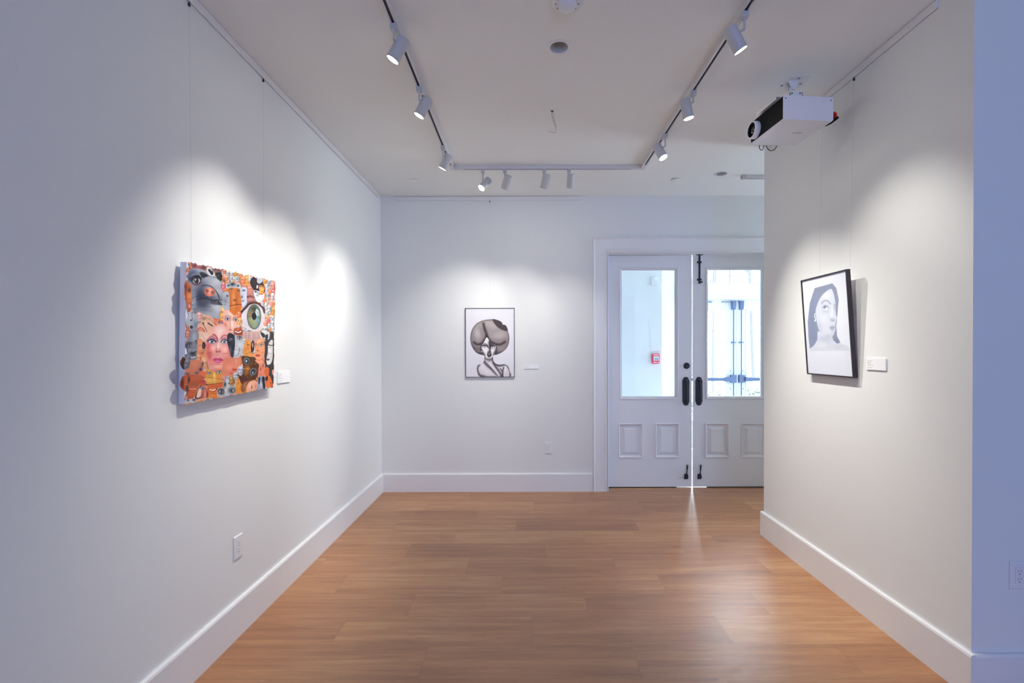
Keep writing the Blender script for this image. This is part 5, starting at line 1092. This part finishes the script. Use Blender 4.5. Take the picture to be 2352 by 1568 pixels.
    # leads
    def lead(name, label, pts, mm, r=.0035):
        bm = bmesh.new(); tube(bm, curve_pts(pts, 8), r, 8); o = obj(name, bm, mm, smooth=True); return tag(o, label, 'cable')
    yb = 3.055
    lead('power_lead', 'narrow black cable loop drooping below the projector near its lens', [(1.478, yb, 2.772), (1.480, yb, 2.752), (1.492, yb+.002, 2.741), (1.504, yb+.002, 2.752), (1.506, yb, 2.772)], M['black'], .0022)
    lead('video_lead', 'wider black cable loop drooping below the middle of the projector', [(1.522, yb+.004, 2.772), (1.536, yb+.006, 2.750), (1.556, yb+.01, 2.742), (1.580, yb+.01, 2.750), (1.592, yb+.008, 2.772)], M['black'], .0022)
    X = hx_
    def wp(p): return Mx @ Vector(p)
    lead('network_cable', 'red cable bulging from the side of the projector by the wall', [wp((X+.001, -.150, z0+.050)), wp((X+.012, -.152, z0+.051)), wp((X+.022, -.150, z0+.047)), wp((X+.029, -.140, z0+.040)), wp((X+.024, -.11, z0+.040)), wp((X+.001, -.08, z0+.042))], M['redcable'], .009)
    lead('signal_cable', 'black cable just below the red one at the side of the projector', [wp((X+.001, -.150, z0+.012)), wp((X+.010, -.152, z0+.014)), wp((X+.022, -.152, z0+.022)), wp((X+.036, -.148, z0+.031)), wp((X+.042, -.14, z0+.030)), wp((X+.030, -.09, z0+.020)), wp((X+.001, -.06, z0+.018))], M['black'], .005)
projector()

# ------------------------------------------------------------------ inside the vestibule
t = thing('fire_alarm_pull', 'red fire alarm pull station on the wall behind the door glass', 'fire alarm', (1.665, VN, 1.31))
x0, x1, z0, z1 = 1.621, 1.712, 1.305, 1.432
bm = bmesh.new(); box(bm, x0, x1, VN-.05, VN-.0005, z0, z1); obj('alarm_body', bm, M['red'], t, bevel=.006)
hd = obj('pull_handle', B((x0+.012, x1-.012, VN-.056, VN-.0495, z0+.038, z0+.092)), M['card'], t, bevel=.002)
obj('handle_bar', B((x0+.018, x1-.018, VN-.0575, VN-.056, z0+.056, z0+.068), (x0+.018, x1-.018, VN-.0575, VN-.056, z0+.082, z0+.086), (x0+.018, x1-.018, VN-.0575, VN-.056, z0+.041, z0+.046)), M['exitbar'], hd)
def text_mesh(s, size, x, y, z, mm, parent, name='lettering'):
    cu = bpy.data.curves.new('txt', 'FONT'); cu.body = s; cu.size = size; cu.align_x = 'CENTER'; cu.extrude = .0006
    o = bpy.data.objects.new('txt', cu); COL.objects.link(o); dg = bpy.context.evaluated_depsgraph_get(); me = bpy.data.meshes.new_from_object(o.evaluated_get(dg)); bpy.data.objects.remove(o)
    me.transform(Matrix.Translation(Vector((x, y, z))-ORG[parent.name]) @ Matrix.Rotation(pi/2, 4, 'X')); me.materials.clear(); me.materials.append(mm); me.name = name
    p = bpy.data.objects.new(name, me); COL.objects.link(p); p.parent = parent; ORG[p.name] = ORG[parent.name]; return p
text_mesh('FIRE', .034, (x0+x1)/2, VN-.0505, z1-.031, M['card'], t)
bm = B((x0+.012, x0+.052, VN-.0515, VN-.0498, z0+.014, z0+.022)); lathe(bm, (x1-.018, VN-.05, z0+.014), (0, -1, 0), [(.008, 0), (.008, .003)], 16); obj('key_and_notice', bm, M['card'], t)
t = thing('alarm_sounder', 'small white box high on the wall above the red fire alarm', 'alarm sounder', (1.652, VN, 2.30))
obj('sounder_box', B((1.611, 1.693, VN-.04, VN-.0005, 2.303, 2.415)), M['white'], t, bevel=.006)
obj('strobe_lens', B((1.632, 1.672, VN-.055, VN-.04, 2.375, 2.405)), M['card'], t, bevel=.004)

# ------------------------------------------------------------------ outside
bm = bmesh.new(); box(bm, -30, 45, VY+.1, 70, -.35, -.12); struct('ground', bm, M['ground'])
struct('ground.001', B((1.6, 4.8, VY+.1, VY+2.2, -.12, -.02)), M['tile'])
rnd = random.Random(3)
TREELB = ['slender bare tree seen beside the closer arm of the outer door', 'second bare tree behind the outer door with the closer arm', 'bare tree behind the meeting stile of the outer doors', 'thin bare tree behind the outer door without a closer arm', 'thicker bare tree farther off behind the outer doors']
def tree(x, y, h, r, label, group):
    t = thing('bare_tree', label, 'tree', (x, y, -.15), group); rr = random.Random(int(x*100+y*7))
    bm = bmesh.new(); pts = [(x, y, -.15)]; px, py = x, y
    for k in range(1, 9): px += rr.uniform(-.06, .06)*h/8; py += rr.uniform(-.05, .05); pts.append((px, py, -.15+h*k/8))
    P = curve_pts(pts, 3); tube(bm, P, [r*(1-.75*i/len(P)) for i in range(len(P))], 8); obj('trunk', bm, M['bark'], t, smooth=True)
    bm = bmesh.new()
    for k in range(12):
        i = rr.randrange(len(P)//4, len(P)-1); p = P[i]; a = rr.uniform(0, 2*pi); l = rr.uniform(.8, 2.0); q = [p]
        for s in range(1, 5): q.append(Vector((p.x+math.cos(a)*l*s/4+rr.uniform(-.06, .06), p.y+math.sin(a)*l*s/4, p.z+l*.8*s/4+rr.uniform(-.05, .08))))
        tube(bm, curve_pts(q, 3), [r*.35*(1-.8*j/13) for j in range(13)], 6)
    obj('crown', bm, M['bark'], t, smooth=True)
for (x, y, h, r), lb in zip(((4.85, 12.4, 8, .035), (6.35, 16.4, 9, .05), (8.7, 20.4, 10, .06), (11.6, 24.6, 12, .12), (9.9, 28.5, 12, .16)), TREELB): tree(x, y, h, r, lb, 'bare trees outside')

def shrub(x, y, s, label):
    t = thing('shrub', label, 'shrub', (x, y, -.12)); rr = random.Random(int(x*31+y)); bm = bmesh.new()
    for k in range(420):
        a, e, q = rr.uniform(0, 2*pi), rr.uniform(-.1, 1), rr.uniform(.5, 1)**.5; c = Vector((x+math.cos(a)*s*q*math.sqrt(max(0, 1-e*e)), y+math.sin(a)*s*q*math.sqrt(max(0, 1-e*e)), s*.75*max(e, 0)*q+.02))
        d = Vector((rr.uniform(-1, 1), rr.uniform(-1, 1), rr.uniform(-.3, 1))).normalized(); u, w, _ = frame_of(d); l = rr.uniform(.03, .06)
        bm.faces.new([bm.verts.new(c+v) for v in (-u*l, w*l*.45, u*l, -w*l*.45)])
    obj('foliage', bm, M['leaf'], t)
    bm = bmesh.new()
    for k in range(7): a = k*.9; tube(bm, [(x, y, -.14), (x+math.cos(a)*s*.3, y+math.sin(a)*s*.3, s*.3), (x+math.cos(a)*s*.6, y+math.sin(a)*s*.6, s*.6)], [.012, .008, .004], 5)
    obj('stems', bm, M['bark'], t)
shrub(4.15, 10.7, .72, 'green shrub low behind the outer door with the closer arm')
shrub(5.65, 11.6, .78, 'green shrub low behind the outer door without a closer arm')
shrub(7.6, 12.2, .9, 'green shrub outside standing apart from the two behind the doors')

# daylight portals: they only steer the renderer's sampling of the sky through the openings
def portal(x, y, z, sx, sy, d):
    ld = bpy.data.lights.new('sky_portal', 'AREA'); ld.shape = 'RECTANGLE'; ld.size = sx; ld.size_y = sy; ld.cycles.is_portal = True
    lo = bpy.data.objects.new('sky_portal', ld); COL.objects.link(lo); lo.location = (x, y, z); lo.rotation_euler = Vector(d).to_track_quat('-Z', 'Z').to_euler()
portal((RW[0]+RW[1])/2, YREAR-.13, (RW[2]+RW[3])/2, RW[1]-RW[0], RW[3]-RW[2], (0, 1, 0))
portal(XFAR+.13, (HW[0]+HW[1])/2, (HW[2]+HW[3])/2, HW[1]-HW[0], HW[3]-HW[2], (-1, 0, 0))
portal((OX0+OX1)/2, VY+.13, 1.5, OX1-OX0, 2.9, (0, -1, 0))
portal(VX1+.11, (VW[0]+VW[1])/2, (VW[2]+VW[3])/2, VW[1]-VW[0], VW[3]-VW[2], (-1, 0, 0))
